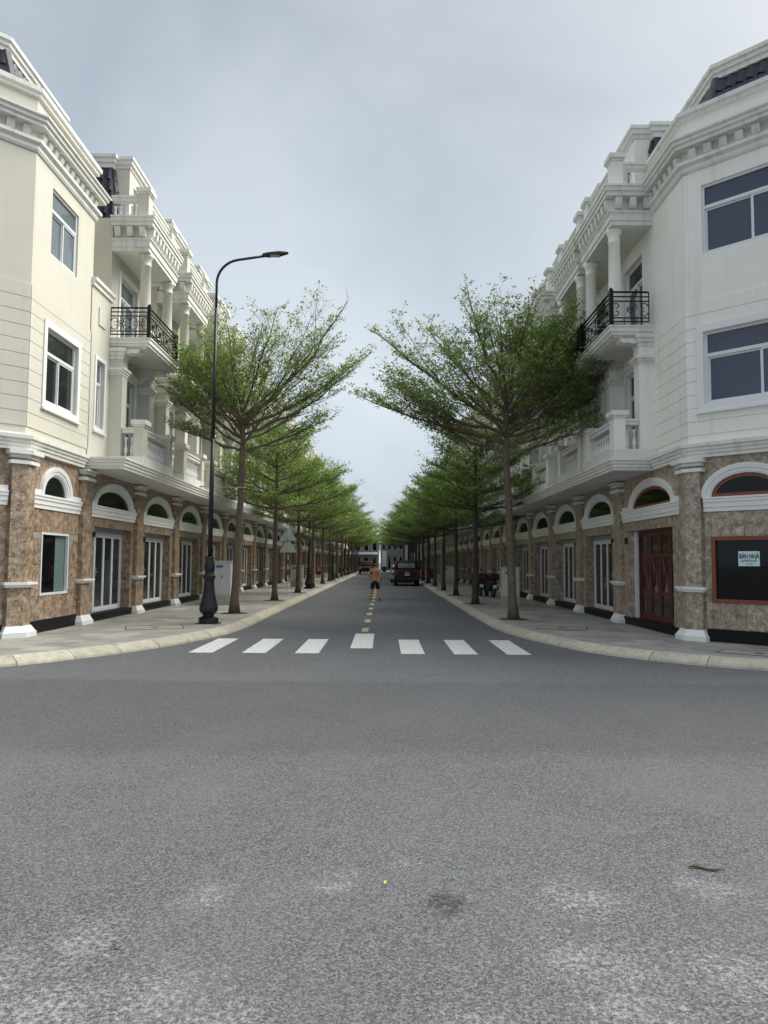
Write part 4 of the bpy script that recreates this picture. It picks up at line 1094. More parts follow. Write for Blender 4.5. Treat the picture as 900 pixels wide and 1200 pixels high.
# paving slabs: nearest ones single, the rest one joined part
def inside(pt, poly):
    c = False; n = len(poly)
    for i in range(n):
        (x0, y0), (x1, y1) = poly[i], poly[i - 1]
        if (y0 > pt[1]) != (y1 > pt[1]) and pt[0] < (x1 - x0) * (pt[1] - y0) / (y1 - y0) + x0: c = not c
    return c
slab_meshes = []
for k in range(6):
    q = MB(); q.box(-.291, .291, -.291, .291, 0, .02)
    v = q.v[:]; q.v = [(x, y, z + (random.uniform(-.0012, .0012) if z > 0 else 0)) for x, y, z in v]
    o_ = q.build('paving_slab', 'slab'); C.objects.unlink(o_); slab_meshes.append(o_)
for side, S in ((1, L), (-1, Rt)):
    po, edge = PAVE[side]
    poly = [(p.x, p.y) for p in edge]
    poly += [(-40 * side, 128), (-40 * side, edge[0].y)]
    cand = []; rot = R(0)
    for i in range(-20, 10):
        for j in range(0, 110):
            x = (-3.9 - .6 * (i + 20 + .5) if side == 1 else 3.25 + .6 * (i + 20 + .5)); y = 9.2 + .6 * j + (.3 if i % 2 else 0)
            if abs(x) > 12: continue
            cs = [(x + dx, y + dy) for dx in (-.3, .3) for dy in (-.3, .3)]
            if not all(inside(c_, poly) for c_ in cs): continue
            ac = 15.0 if side == 1 else 15.27
            # under the building?
            hx = -x + XL if side == 1 else x - XR      # distance behind facade line
            if hx > .2 and y > ac - hx + .2 - (0): continue
            # inside the picture?
            d = y
            if abs(x) / y * 867 > 452: vis = False
            else: vis = True
            if not vis and y > 11: pass
            cand.append((y * y * (1 if vis else 1e3), x, y))
    cand.sort()
    rest = MB()
    for n_, (_, x, y) in enumerate(cand):
        if n_ < 290 :
            c_ = inst(random.choice(slab_meshes), (x, y, .1285), po, 0, 'paving_slab')
        else: rest.box(x - .291, x + .291, y - .291, y + .291, .1285, .1485)
    o_ = rest.build('paving_slabs', 'slab', po); o_['kind'] = 'stuff'

# ================================================================== houses
cornerL = make_corner(L, 'cream corner house with chamfered end and one narrow shop window, left of the crossing')
cornerR = make_corner(Rt, 'cream corner house with red wooden door and a paper sign in its red-framed window')
ordn = ['first', 'second', 'third', 'fourth', 'fifth', 'sixth', 'seventh', 'eighth', 'ninth', 'tenth', 'eleventh', 'twelfth', 'thirteenth', 'fourteenth', 'fifteenth', 'sixteenth']
def hlabel(S, k):
    sd_ = 'left' if S.left else 'right'
    ex = {(True, 0): 'cream terraced house joined to the left corner house, white folding doors, behind no tree',
          (True, 1): 'cream terraced house just left of the near street lamp, second after the left corner house',
          (False, 0): 'pale terraced house joined to the right corner house, next to the red wooden door',
          (False, 1): 'pale terraced house half hidden by the big right tree, second after the right corner house'}
    return ex.get((S.left, k), 'cream terraced house with arched fanlight, %s from the corner house along the %s pavement' % (ordn[k], sd_))
NN, NT = 14, 28
for S in (L, Rt):
    proto = make_house(S, hlabel(S, 0)); grp = 'terraced houses along the %s side' % ('left' if S.left else 'right')
    proto['group'] = grp
    km = kidmap()
    for k in range(1, NN):
        c = copy_thing(proto, km, S.p(HOUSE0[S.left] + k * PITCH, 0, .138)); c['label'] = hlabel(S, k)
    # far houses: same house, parts too small to see, joined into one mesh
    me = bpy.data.meshes.new('terraced_house'); bm = bmesh.new(); mats = []
    def gather(o, off):
        for ch in km.get(o.name, []):
            p = off + Vector(ch.location)
            if ch.type == 'MESH' and not ch.name.startswith(('roof_tiles', 'railing_scroll')):
                t0 = len(bm.faces); base_n = len(bm.verts)
                tmp = ch.data.copy(); tmp.transform(Matrix.Translation(p))
                mi = [mats.index(x) if x in mats else (mats.append(x) or len(mats) - 1) for x in tmp.materials]
                bm.from_mesh(tmp); bm.faces.ensure_lookup_table()
                for f in bm.faces[t0:]: f.material_index = mi[0]
                bpy.data.meshes.remove(tmp)
            gather(ch, p)
    gather(proto, Vector((0, 0, 0)))
    bm.to_mesh(me); bm.free()
    for m_ in mats: me.materials.append(m_)
    sd_ = 'left' if S.left else 'right'
    for k in range(NN, NT):
        o = bpy.data.objects.new('terraced_house', me); C.objects.link(o)
        o.location = S.p(HOUSE0[S.left] + (k + .25) * PITCH, 0, .138)
        tag(o, 'small far terraced house beyond the cream pier on the %s side' % sd_, 'house', grp)
    # cream pier that closes the first row
    a = HOUSE0[S.left] + NN * PITCH + .1
    q = MB(); q.box(a, a + .8, -1.0, .50, .14, S.z(3.83)); o = q.build('end_pier', 'cream', None, S.frame(), org=S.p(a, 0, .138), bevel=.01)
    tag(o, 'tall plain cream pier under the canopy where the first %s row ends' % sd_, 'pier')
    # terrace end wall far away
    a = HOUSE0[S.left] + (NT + .25) * PITCH
    q = MB(); q.box(a, a + .3, -9, .0, .14, S.z(10.6)); o = q.build('end_wall', 'cream', None, S.frame(), org=S.p(a, 0, .138))
    tag(o, 'plain gable wall at the far end of the %s row' % sd_, 'wall')

# ================================================================== trees
def leaf_mesh(name, tips, m, per=6, size=.07, spread=.10, parent=None, org=(0, 0, 0)):
    """rosettes of small rhombic leaves at every twig node"""
    tips = np.array(tips, dtype=np.float32)
    n = len(tips) * per
    c = np.repeat(tips, per, axis=0) + rng.normal(0, spread, (n, 3)).astype(np.float32) * np.array([1, 1, .35], np.float32)
    th = rng.uniform(0, 2 * np.pi, n); s = size * rng.uniform(.6, 1.3, n)
    tilt = rng.normal(.25, .45, n)
    d = np.stack([np.cos(th) * np.cos(tilt), np.sin(th) * np.cos(tilt), np.sin(tilt)], 1)
    up = np.stack([rng.normal(0, .45, n), rng.normal(0, .45, n), np.ones(n)], 1)
    w = np.cross(d, up); w /= np.linalg.norm(w, axis=1)[:, None]
    v = np.stack([c, c + d * s[:, None] * .55 + w * s[:, None] * .26, c + d * s[:, None], c + d * s[:, None] * .55 - w * s[:, None] * .26], 1).reshape(-1, 3)
    v -= np.array(org)
    me = bpy.data.meshes.new(name)
    me.vertices.add(n * 4); me.vertices.foreach_set('co', v.astype(np.float32).ravel())
    me.loops.add(n * 4); me.loops.foreach_set('vertex_index', np.arange(n * 4, dtype=np.int32))
    me.polygons.add(n); me.polygons.foreach_set('loop_start', np.arange(0, n * 4, 4, dtype=np.int32))
    me.update(calc_edges=True); me.materials.append(M[m])
    o = bpy.data.objects.new(name, me); C.objects.link(o)
    if parent: o.parent = parent
    return o

def bez(p0, p1, p2, n):
    return [p0 * (1 - t) ** 2 + p1 * 2 * t * (1 - t) + p2 * t * t for t in np.linspace(0, 1, n)]

def limb(mb, tips, p0, p2, r0, sag=.12, dens=1.0, leafy=1.0, lift=.25, bare=.25, rnd=random, lev=0):
    p0, p2 = Vector(p0), Vector(p2); d = p2 - p0; Ln = d.length
    mid = p0 + d * .5 + Vector((0, 0, -sag * Ln)) + Vector((rnd.uniform(-1, 1), rnd.uniform(-1, 1), 0)) * .05 * Ln
    n = 9; P = [Vector(q) for q in bez(p0, mid, p2, n)]
    for i in range(1, n - 1): P[i] += Vector((rnd.gauss(0, .02), rnd.gauss(0, .02), rnd.gauss(0, .02))) * Ln * .4
    mb.tube(P, [r0 * (1 - .86 * i / (n - 1)) for i in range(n)], 5)
    if lev == 0 and Ln > 1.0:
        sd0 = d.cross(Vector((0, 0, 1))).normalized() if d.cross(Vector((0, 0, 1))).length > .1 else Vector((1, 0, 0))
        up0 = sd0.cross(d).normalized()
        for q_, tt in enumerate((.22, .36, .50, .64)):
            i = int(tt * (n - 1)); sg = (-1, 1)[q_ % 2]
            tgt = p2 + sd0 * sg * Ln * rnd.uniform(.16, .40) * (1.25 - tt) + up0 * Ln * rnd.uniform(-.06, .20) * (1.2 - tt) - d * rnd.uniform(.04, .30)
            limb(mb, tips, P[i], tgt, r0 * (1 - .86 * tt) * .5, sag * .7, dens * .8, leafy, lift, .22, rnd, 1)
    ns = int(Ln * (3.0 if lev == 0 else 3.6) * dens) + 3; sgn = rnd.choice((-1, 1))
    for k in range(ns):
        t = bare + (1 - bare) * (k + rnd.random() * .7) / ns; i = min(n - 2, int(t * (n - 1))); f = t * (n - 1) - i
        q = P[i].lerp(P[i + 1], f); dr = (P[i + 1] - P[i]).normalized()
        sgn = -sgn; side = dr.cross(Vector((0, 0, 1)))
        side = side.normalized() if side.length > .05 else Vector((1, 0, 0))
        ang = R(rnd.uniform(20, 52)); sd_ = (dr * math.cos(ang) + side * sgn * math.sin(ang) + Vector((0, 0, rnd.uniform(-.1, 1) * lift))).normalized()
        ls = min(.95, .20 + (1 - t) * Ln * .30) * rnd.uniform(.5, 1.4)
        e = q + sd_ * ls + Vector((0, 0, ls * .05)); m_ = q.lerp(e, .5) + Vector((0, 0, -.05 * ls))
        rr = max(.004, r0 * (1 - .86 * t) * .45)
        mb.tube([q, m_, e], [rr, rr * .7, .003], 3)
        nt = int(ls * 7.5 * dens) + 2; s2 = rnd.choice((-1, 1))
        for j in range(nt):
            u = .38 + .62 * (j + rnd.random()) / nt; w = q.lerp(e, u); s2 = -s2
            a2 = R(rnd.uniform(25, 60)); sp = sd_.cross(Vector((0, 0, 1))); sp = sp.normalized() if sp.length > .05 else Vector((0, 1, 0))
            d2 = (sd_ * math.cos(a2) + sp * s2 * math.sin(a2) + Vector((0, 0, rnd.uniform(-.2, .5)))).normalized()
            l2 = rnd.uniform(.10, .42); e2 = w + d2 * l2
            mb.tube([w, e2], [.004, .002], 3)
            if rnd.random() < leafy: tips.append(tuple(e2)); 
            if rnd.random() < leafy * .45: tips.append(tuple(w.lerp(e2, .6)))
        if rnd.random() < leafy: tips.append(tuple(e))

def trunk_tube(mb, pts, r0, r1):
    n = len(pts); P = []; Rr = []
    for i in range(n - 1):
        for k in range(4):
            t = k / 4; P.append(Vector(pts[i]).lerp(Vector(pts[i + 1]), t) + Vector((random.gauss(0, .008), random.gauss(0, .008), 0)))
    P.append(Vector(pts[-1])); m = len(P)
    for i in range(m):
        t = i / (m - 1); Rr.append(r0 + (r1 - r0) * t + (.06 * math.exp(-t * 18)) + random.gauss(0, .003))
    mb.tube(P, Rr, 12)

def tree(label, base, fork, limbs, top_r, r0, leafm, per, size, seed, group, barkm='bark', spread=.055, lift=.25):
    rnd = random.Random(seed)
    root = thing('street_tree', label, 'tree', (*base, .138), group)
    b = Vector((*base, .13)); tr = MB(); f = Vector(fork)
    trunk_tube(tr, [b, b.lerp(f, .35) + Vector((rnd.uniform(-.03, .03), 0, 0)), b.lerp(f, .7) + Vector((rnd.uniform(-.04, .04), 0, 0)), f], r0, top_r)
    tr.build('trunk', barkm, root, smooth=True)
    br = MB(); tips = []
    for (dx, dy, zt, zo, r, sag, dens, leafy) in limbs:
        limb(br, tips, (f.x + dx * .01, f.y + dy * .01, zo), (b.x + dx, b.y + dy, zt), r, sag, dens, leafy, lift, rnd=rnd)
    zmax = max(l[3] for l in limbs)
    br.tube([f, (f.x + .02, f.y, (f.z + zmax) / 2), (f.x, f.y, zmax)], [top_r, top_r * .8, top_r * .55], 8)
    br.build('branches', barkm, root)
    lo = leaf_mesh('foliage', tips, leafm, per, size, spread, root, (*base, .138)); lo['kind'] = 'stuff'
    pit = MB(); 
    return root

# near left tree: V of long rising limbs, thinly leaved towards the street
G = 'street trees in two rows'
l1 = [(3.3, -.5, 9.45, 5.9, .07, .10, 1, .45), (4.05, .6, 8.25, 5.7, .06, .13, 1.1, .6), (3.7, -1.0, 7.5, 5.5, .05, .12, 1.1, .6), (2.3, 1.2, 9.0, 6.1, .05, .08, 1, .5), (1.3, -1.0, 9.1, 6.2, .05, .05, 1, .6),
      (.55, .8, 9.2, 6.2, .055, .04, 1, .6), (-.3, -.8, 9.0, 6.0, .05, .05, 1, .75), (-1.0, .6, 8.8, 5.8, .05, .08, 1.1, .95), (-1.7, -.4, 8.2, 5.6, .055, .12, 1.3, 1), (-1.9, .9, 7.4, 5.4, .05, .12, 1.3, 1),
      (-2.0, -.9, 6.7, 5.2, .045, .10, 1.3, 1), (-1.95, .2, 5.75, 5.0, .05, .03, 1.1, .9), (-1.0, -2.0, 7.4, 5.4, .05, .12, 1.2, 1), (-.6, 2.3, 7.3, 5.4, .05, .12, 1.2, 1), (2.9, .3, 6.15, 5.0, .05, .06, 1.1, .75),
      (1.6, -2.1, 6.9, 5.2, .04, .1, 1.1, .8), (1.8, 2.0, 7.0, 5.3, .045, .1, 1.1, .8), (-1.2, 1.6, 8.0, 5.7, .045, .1, 1.2, 1), (-.9, -1.5, 8.2, 5.8, .045, .1, 1.2, 1), (2.9, -1.6, 8.3, 5.8, .05, .1, 1, .5), (1.0, .2, 7.9, 5.6, .04, .06, 1, .7)]
tree('tall street tree with a V of thin bare-looking limbs behind the near left lamp', (-4.42, 22.1), (-4.28, 22.1, 4.95), l1, .085, .125, 'leafL', 4, .09, 11, G)
# near right tree: dense fan
l2 = [(-3.9, -.6, 8.0, 5.6, .065, .12, 1.2, .95), (-4.4, .5, 6.5, 5.1, .06, .10, 1.2, 1), (-3.6, 1.2, 7.0, 5.3, .055, .12, 1.2, 1), (-3.2, -1.5, 6.2, 5.0, .05, .10, 1.2, 1), (-1.35, -.4, 9.45, 6.2, .06, .07, 1, .75),
      (-.35, .5, 9.1, 6.3, .055, .04, 1.1, .85), (-2.4, .4, 8.5, 6.0, .055, .10, 1.1, .9), (.6, -.5, 9.2, 6.2, .05, .05, 1.3, 1), (1.4, .6, 8.8, 6.0, .05, .07, 1.4, 1), (2.3, -.5, 8.7, 5.9, .055, .10, 1.4, 1),
      (2.95, .2, 8.3, 5.7, .055, .13, 1.5, 1), (3.1, -.9, 7.4, 5.4, .05, .13, 1.5, 1), (2.6, .9, 6.6, 5.2, .05, .11, 1.5, 1), (2.3, -.2, 5.9, 4.9, .045, .06, 1.3, 1), (1.9, -1.3, 5.3, 4.7, .04, .03, 1.1, .9),
      (.6, -2.2, 7.0, 5.3, .05, .12, 1.3, 1), (-.7, 2.4, 7.2, 5.4, .05, .12, 1.2, 1), (1.2, 2.2, 6.8, 5.2, .045, .12, 1.3, 1), (-1.6, -1.9, 7.1, 5.2, .045, .12, 1.2, 1), (-2.6, .2, 5.7, 4.8, .045, .06, 1.1, 1),
      (1.2, -1.4, 8.1, 5.8, .045, .09, 1.5, 1), (2.0, 1.4, 7.8, 5.6, .045, .1, 1.5, 1), (.2, 1.2, 8.3, 5.9, .04, .05, 1.3, 1), (-.9, -1.2, 8.2, 5.9, .04, .06, 1.2, 1), (1.7, -.2, 7.2, 5.3, .04, .09, 1.5, 1)]
tree('largest street tree, dense green fan crown in front of the right-hand balconies', (3.58, 20.5), (3.40, 20.5, 4.45), l2, .09, .12, 'leafR', 4, .09, 12, G)

# layered trees further along: three shapes, shared
def tiers(seed, h0, top, reach, leafy=1.0, dens=1.1):
    rnd = random.Random(seed); out = []
    n = 5; az0 = rnd.uniform(0, 6.28)
    for i in range(n):
        t = i / (n - 1); zo = h0 + (top - h0) * .62 * t; Lr = reach * (1 - .55 * t) 
        m_ = 5 if i < 3 else 4
        for k in range(m_):
            az = az0 + i * .7 + k * 2 * math.pi / m_ + rnd.uniform(-.3, .3); l_ = Lr * rnd.uniform(.75, 1.1)
            rise = (.20 + .42 * t) * l_ + rnd.uniform(-.05, .2)
            out.append((l_ * math.cos(az), l_ * math.sin(az), zo + rise, zo, .045 * (1 - .4 * t), .08, dens, leafy))
    out.append((.1, 0, top, h0 + (top - h0) * .62, .03, 0, dens, leafy))
    return out
TL = [(-4.30, 29.4), (-4.22, 36.6), (-4.25, 44.6), (-4.25, 51.9), (-4.3, 59.2), (-4.3, 68.6), (-4.3, 75.9), (-4.3, 83.2), (-4.3, 92.5), (-4.3, 99.8), (-4.3, 107), (-4.3, 116), (-4.3, 123)]
TR = [(3.45, 27.9), (3.4, 34.9), (3.35, 41.4), (3.35, 48.4), (3.35, 55.6), (3.35, 62.9), (3.35, 70.2), (3.35, 77.5), (3.35, 85), (3.35, 92.3), (3.35, 99.6), (3.35, 107), (3.35, 116), (3.35, 123)]
protos = {}
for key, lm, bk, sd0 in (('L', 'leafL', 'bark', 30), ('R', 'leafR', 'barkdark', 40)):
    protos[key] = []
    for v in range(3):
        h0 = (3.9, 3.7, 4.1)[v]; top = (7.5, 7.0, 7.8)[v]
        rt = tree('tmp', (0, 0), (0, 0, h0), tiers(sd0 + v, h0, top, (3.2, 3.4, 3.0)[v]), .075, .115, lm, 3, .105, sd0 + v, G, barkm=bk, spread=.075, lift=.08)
        protos[key].append(rt)
km = kidmap()
for key, spots in (('L', TL), ('R', TR)):
    used = set()
    for i, (x, y) in enumerate(spots):
        v = i % 3
        if v in used: o = copy_thing(protos[key][v], km, (x, y, .138))
        else: o = protos[key][v]; used.add(v); o.location = (x, y, .138)
        o.rotation_euler.z = (i * 2.4) % 6.28; s = random.uniform(.92, 1.08); s2_ = s * (1.0 if i < 4 else 1.22); o.scale = (s2_, s2_, s * random.uniform(.93, 1.07) * (1 if i < 5 else 1.05))
        sd_ = 'left' if key == 'L' else 'right'
        if i < 7: o['label'] = 'layered green street tree, %s along the %s kerb from the crossing' % (ordn[i + 1], sd_)
        else: o['label'] = 'small far street tree with layered crown near the end of the %s kerb' % sd_
        o['group'] = G
# tree pits: bare soil squares set in the pavement
for side, spots in ((1, [(-4.42, 22.1)] + TL[:4]), (-1, [(3.58, 20.5)] + TR[:4])):
    for (x, y) in spots:
        q = MB(); q.lathe(x, y, [(.42, .15), (.36, .158), (.12, .17)], 14)
        q.v = [(vx + random.uniform(-.02, .02), vy + random.uniform(-.02, .02), vz) for vx, vy, vz in q.v]
        q.build('tree_pit', 'soil', PAVE[side][0])

# ================================================================== street lamps
def lamp(label, loc):
    root = thing('street_lamp', label, 'street lamp', loc, 'black street lamps on the left pavement'); fr = lambda a, b, z: (loc[0] + a, loc[1] + b, loc[2] + z)
    m = MB(); m.lathe(0, 0, [(.31, 0), (.31, .02), (.25, .025), (.25, .14), (.23, .15), (.24, .155), (.19, .17), (.17, .18), (.14, .20), (.14, .23)], 8); m.box(-.27, .27, -.27, .27, .0, .022)
    m.build('base', 'lampiron', root, fr)
    prof = [(r_q, .22 + (z_q - .42) * .87) for r_q, z_q in ((.12, .42), (.20, .46), (.262, .54), (.27, .62), (.25, .70), (.205, .88), (.165, 1.08), (.145, 1.28), (.138, 1.42), (.15, 1.45), (.175, 1.46), (.175, 1.54), (.14, 1.56), (.125, 1.62), (.14, 1.68), (.155, 1.78), (.14, 1.90), (.115, 2.0), (.13, 2.03), (.125, 2.07), (.08, 2.09))]
    m = MB(); n = 32; vs = []
    for r, z_ in prof:
        for k in range(n):
            t = 2 * math.pi * k / n; fl = .86 - (.045 if k % 2 else 0) * (1 if .3 < z_ < 1.1 or 1.25 < z_ < 1.55 else 0); vs.append((r * fl * math.cos(t), r * fl * math.sin(t), z_))
    mm = len(prof); m.add(vs, [(i * n + k, i * n + (k + 1) % n, (i + 1) * n + (k + 1) % n, (i + 1) * n + k) for i in range(mm - 1) for k in range(n)])
    m.build('pedestal', 'lampiron', root, fr)
    pts = [(0, 0, 2.0), (0.01, 0, 4.6), (.02, 0, 7.9)]; m = MB(); m.tube([(0, 0, 1.6), (.005, 0, 3.5), (.01, 0, 4.6)], [.062, .056, .052], 12); m.tube([(.01, 0, 4.6), (.012, 0, 6.2), (.02, 0, 8.0)], [.05, .044, .038], 12)
    m.tube([(0, 0, 4.55), (0, 0, 4.62)], .058, 12); m.build('pole', 'lampiron', root, fr, smooth=True)
    arc = [(.02, 0, 7.95)] + [(.02 + .62 * (1 - math.cos(t)), 0, 8.65 + .62 * math.sin(t)) for t in np.linspace(0, 1.42, 9)] + [(1.22, 0, 9.37)]
    m = MB(); m.tube(arc, .033, 8); m.build('arm', 'lampiron', root, fr, smooth=True)
    m = MB(); m.add([(a_ - .18, b_, z_ + .19) for a_, b_, z_ in [(1.36, -.05, 9.17), (1.36, .05, 9.17), (1.36, .05, 9.23), (1.36, -.05, 9.23), (1.52, -.10, 9.18), (1.52, .10, 9.18), (1.52, .09, 9.25), (1.52, -.09, 9.25), (1.80, -.11, 9.21), (1.80, .11, 9.21), (1.80, .09, 9.28), (1.80, -.09, 9.28), (2.02, -.05, 9.255), (2.02, .05, 9.255), (2.02, .04, 9.28), (2.02, -.04, 9.28)]],
                     [(0, 3, 2, 1)] + [tuple(i * 4 + j for i, j in ((s, k), (s, (k + 1) % 4), (s + 1, (k + 1) % 4), (s + 1, k))) for s in range(3) for k in range(4)] + [(12, 13, 14, 15)])
    hd = m.build('lamp_head', 'lampiron', root, fr)
    m = MB(); m.box(1.38, 1.62, -.07, .07, 9.365, 9.38); m.build('lens', 'lens', hd, fr)
    m = MB(); m.tube([(-.28, .0, 3.42), (.9, .0, 3.40)], .008, 4); m.box(-.3, -.12, -.01, .01, 3.40, 3.44); m.build('bracket_rod', 'chrome', root, fr)
    return root
lp = lamp('nearest tall black street lamp with fluted base at the left corner of the crossing', (-4.34, 18.5, .138))
km = kidmap()
for y, s_ in ((42.4, 'second black street lamp from the crossing, behind the triangular signs'), (62.1, 'third black street lamp from the crossing on the left kerb'), (88, 'small fourth black street lamp far along the left kerb'), (112, 'farthest small black street lamp on the left kerb')):
    c = copy_thing(lp, km, (-4.28, y, .138)); c.scale = (1, 1, .72); c['label'] = s_

# ================================================================== cabinets, signs
def cabinet(label, x, y, w, d, h, name='utility_cabinet', grp='electrical cabinets on the pavements'):
    root = thing(name, label, 'cabinet', (x, y, .138), grp); fr = lambda a, b, z: (x + a, y + b, .138 + z)
    m = MB(); m.box(-w / 2 + .0, w / 2 - .0, -d / 2, d / 2, 0, .36); m.build('concrete_base', 'boxbase', root, fr, bevel=.01)
    m = MB(); m.box(-w / 2 + .01, w / 2 - .01, -d / 2 + .02, d / 2 - .02, .361, h); m.build('casing', 'boxpaint', root, fr, bevel=.008)
    m = MB(); m.box(-w / 2 - .02, w / 2 + .02, -d / 2 - .02, d / 2 + .02, h + .001, h + .04); m.build('lid', 'boxpaint', root, fr, bevel=.008)
    m = MB(); m.box(-w / 2 + .05, w / 2 - .05, -d / 2 + .004, -d / 2 + .018, .42, h - .06); dr = m.build('door', 'boxpaint', root, fr, bevel=.004)
    m = MB(); m.box(-.015, .015, -d / 2 - .02, -d / 2 + .003, h * .62, h * .62 + .1); m.build('handle', 'blacktrim', dr, fr)
    m = MB(); m.box(-w / 2 + .10, -w / 2 + .34, -d / 2 - .001, -d / 2 + .003, h - .20, h - .12); m.build('nameplate', 'bluesign', dr, fr)
    return root
cabinet('grey-white electrical cabinet behind the nearest street lamp', -5.70, 26.6, .62, .85, 1.52)
cabinet('grey-white electrical cabinet half hidden behind the big right tree trunk', 4.62, 27.1, .62, .5, 1.36)
cabinet('pale cabinet behind the second left lamp by the house fronts', -5.3, 45.5, .75, .5, 1.3)
cabinet('pale cabinet farther along the left pavement, past the cream pier', -5.3, 78, .8, .5, 1.3)
cabinet('pale cabinet on the right pavement beside the row of thin trunks', 4.6, 52.0, .9, .5, 1.25)

def tri_sign():
    x, y = -4.26, 33.0
    root = thing('triangular_road_sign', 'two grey triangular sign backs on a red and white striped pole, left kerb', 'road sign', (x, y, .138)); fr = lambda a, b, z: (x + a, y + b, .138 + z)
    m = MB(); m.tube([(0, 0, 0), (0, 0, .95)], .028, 8); m.tube([(0, 0, .0), (0, 0, .06)], .06, 8); m.build('pole', 'signwhite', root, fr)
    for k in range(6):
        m = MB(); m.tube([(0, 0, .951 + k * .225), (0, 0, .951 + (k + 1) * .225 - .001)], .029, 8); m.build('pole_band', 'red' if k % 2 == 0 else 'signwhite', root, fr)
    for z0 in (1.95, 2.46):
        m = MB(); m.extrb([(-.36, z0), (.36, z0), (.39, z0 + .03), (.03, z0 + .60), (-.03, z0 + .60), (-.39, z0 + .03)], -.05, -.035); s = m.build('triangle_plate', 'signwhite', root, fr)
        m = MB(); m.tube([(0, -.06, z0 + .02), (0, -.06, z0 + .55)], .02, 6); m.build('rib', 'signwhite', s, fr)
    m = MB(); m.tube([(0, 0, 2.30), (0, 0, 3.05)], .028, 8); m.build('pole', 'signwhite', root, fr)
tri_sign()

# paper sign in the right corner window
q2 = math.sqrt(.5)
fc = Rt.frame((15.27, 0), (-q2, -q2), (-q2, q2))
sg = thing('paper_sign', 'pale blue house-for-sale paper sign inside the red-framed corner window', 'sign', fc(1.12, -.01, 1.82))
m = MB(); m.box(.93, 1.325, -.018, -.014, 1.665, 1.955); m.build('sheet', 'poster', sg, fc)
def text(body, size, a, z, parent, m, bold=0, sx=1):
    cu = bpy.data.curves.new('lettering', 'FONT'); cu.body = body; cu.size = size; cu.align_x = 'CENTER'; cu.extrude = .0006; cu.offset = bold
    o = bpy.data.objects.new('lettering', cu); C.objects.link(o)
    bpy.context.view_layer.update()
    me = bpy.data.meshes.new_from_object(o.evaluated_get(bpy.context.evaluated_depsgraph_get())); bpy.data.objects.remove(o)
    me.materials.clear(); me.materials.append(M[m])
    # text x runs from the viewer's left to right = decreasing... map (x,y)->frame
    l0 = parent_loc(parent); out = []
    for v in me.vertices:
        p = fc(a + v.co.x * sx, -.012 + v.co.z, z + v.co.y); out.append((p[0] - l0.x, p[1] - l0.y, p[2] - l0.z))
    for v, c in zip(me.vertices, out): v.co = c
    o = bpy.data.objects.new('lettering', me); C.objects.link(o); o.parent = parent
text('BÁN NHÀ', .125, 1.127, 1.815, sg, 'ink', .004, .66); text('LH: 0919 311 077', .066, 1.127, 1.745, sg, 'ink', .0012, .62); text('A. Thành', .045, 1.127, 1.69, sg, 'ink', 0, .8)

# far banners, shop signs
def banner(label, x, y, w, z0, z1, cols, name='banner', cat='banner', grp=None):
    root = thing(name, label, cat, (x, y, .138), grp); fr = lambda a, b, z: (x + a, y + b, .138 + z)
    m = MB(); m.tube([(-w / 2 - .05, 0, 0), (-w / 2 - .05, 0, z1 + .1)], .05, 6); m.build('post', 'chrome', root, fr)
    n = len(cols)
    for i, c in enumerate(cols):
        m = MB(); m.box(-w / 2, w / 2, -.03, .03, z0 + (z1 - z0) * i / n + .002, z0 + (z1 - z0) * (i + 1) / n); m.build('panel', c, root, fr)
banner('tall white banner panel with a blue top far down the right pavement', 4.1, 104, .9, .6, 4.0, ['whitecloth', 'whitecloth', 'bluesign'])
banner('white and blue standing panel at the far right under the trees', 5.0, 104.6, .8, .5, 4.4, ['bluesign', 'whitecloth', 'whitecloth'])
banner('narrow white banner far down the right pavement', 3.3, 105, .55, .5, 4.0, ['whitecloth', 'whitecloth'])
bb = thing('hanging_sign', 'small white hanging sign with an orange emblem on the far right row', 'sign', (6.0, 74, 4.6)); f_r = lambda a, b, z: (a, b, z)
m = MB(); m.box(5.55, 6.1, 73.97, 74.03, 4.0, 5.9); m.build('panel', 'whitecloth', bb, f_r)
m = MB(); m.extrb([(5.83 + .22 * math.cos(t), 4.75 + .22 * math.sin(t)) for t in np.linspace(0, 2 * math.pi, 13)[:-1]], 73.955, 73.969); m.build('emblem', 'orange', bb, f_r)
m = MB(); m.tube([(6.1, 74, 5.6), (6.33, 74, 5.6)], .03, 5); m.build('arm', 'chrome', bb, f_r)
def redbox():
    x, y = 4.35, 66.0; root = thing('red_fire_hose_cabinet', 'small red cabinet on the right pavement between thin trunks', 'cabinet', (x, y, .138)); fr = lambda a, b, z: (x + a, y + b, .138 + z)
    m = MB(); m.box(-.33, .33, -.2, .2, .1, .95); m.build('casing', 'red', root, fr, bevel=.02); m = MB(); m.box(-.28, .28, -.215, -.201, .16, .9); m.build('door', 'red', root, fr)
    for a in (-.28, .28): m = MB(); m.box(a - .03, a + .03, -.15, .15, 0, .099); m.build('foot', 'blacktrim', root, fr)
redbox()
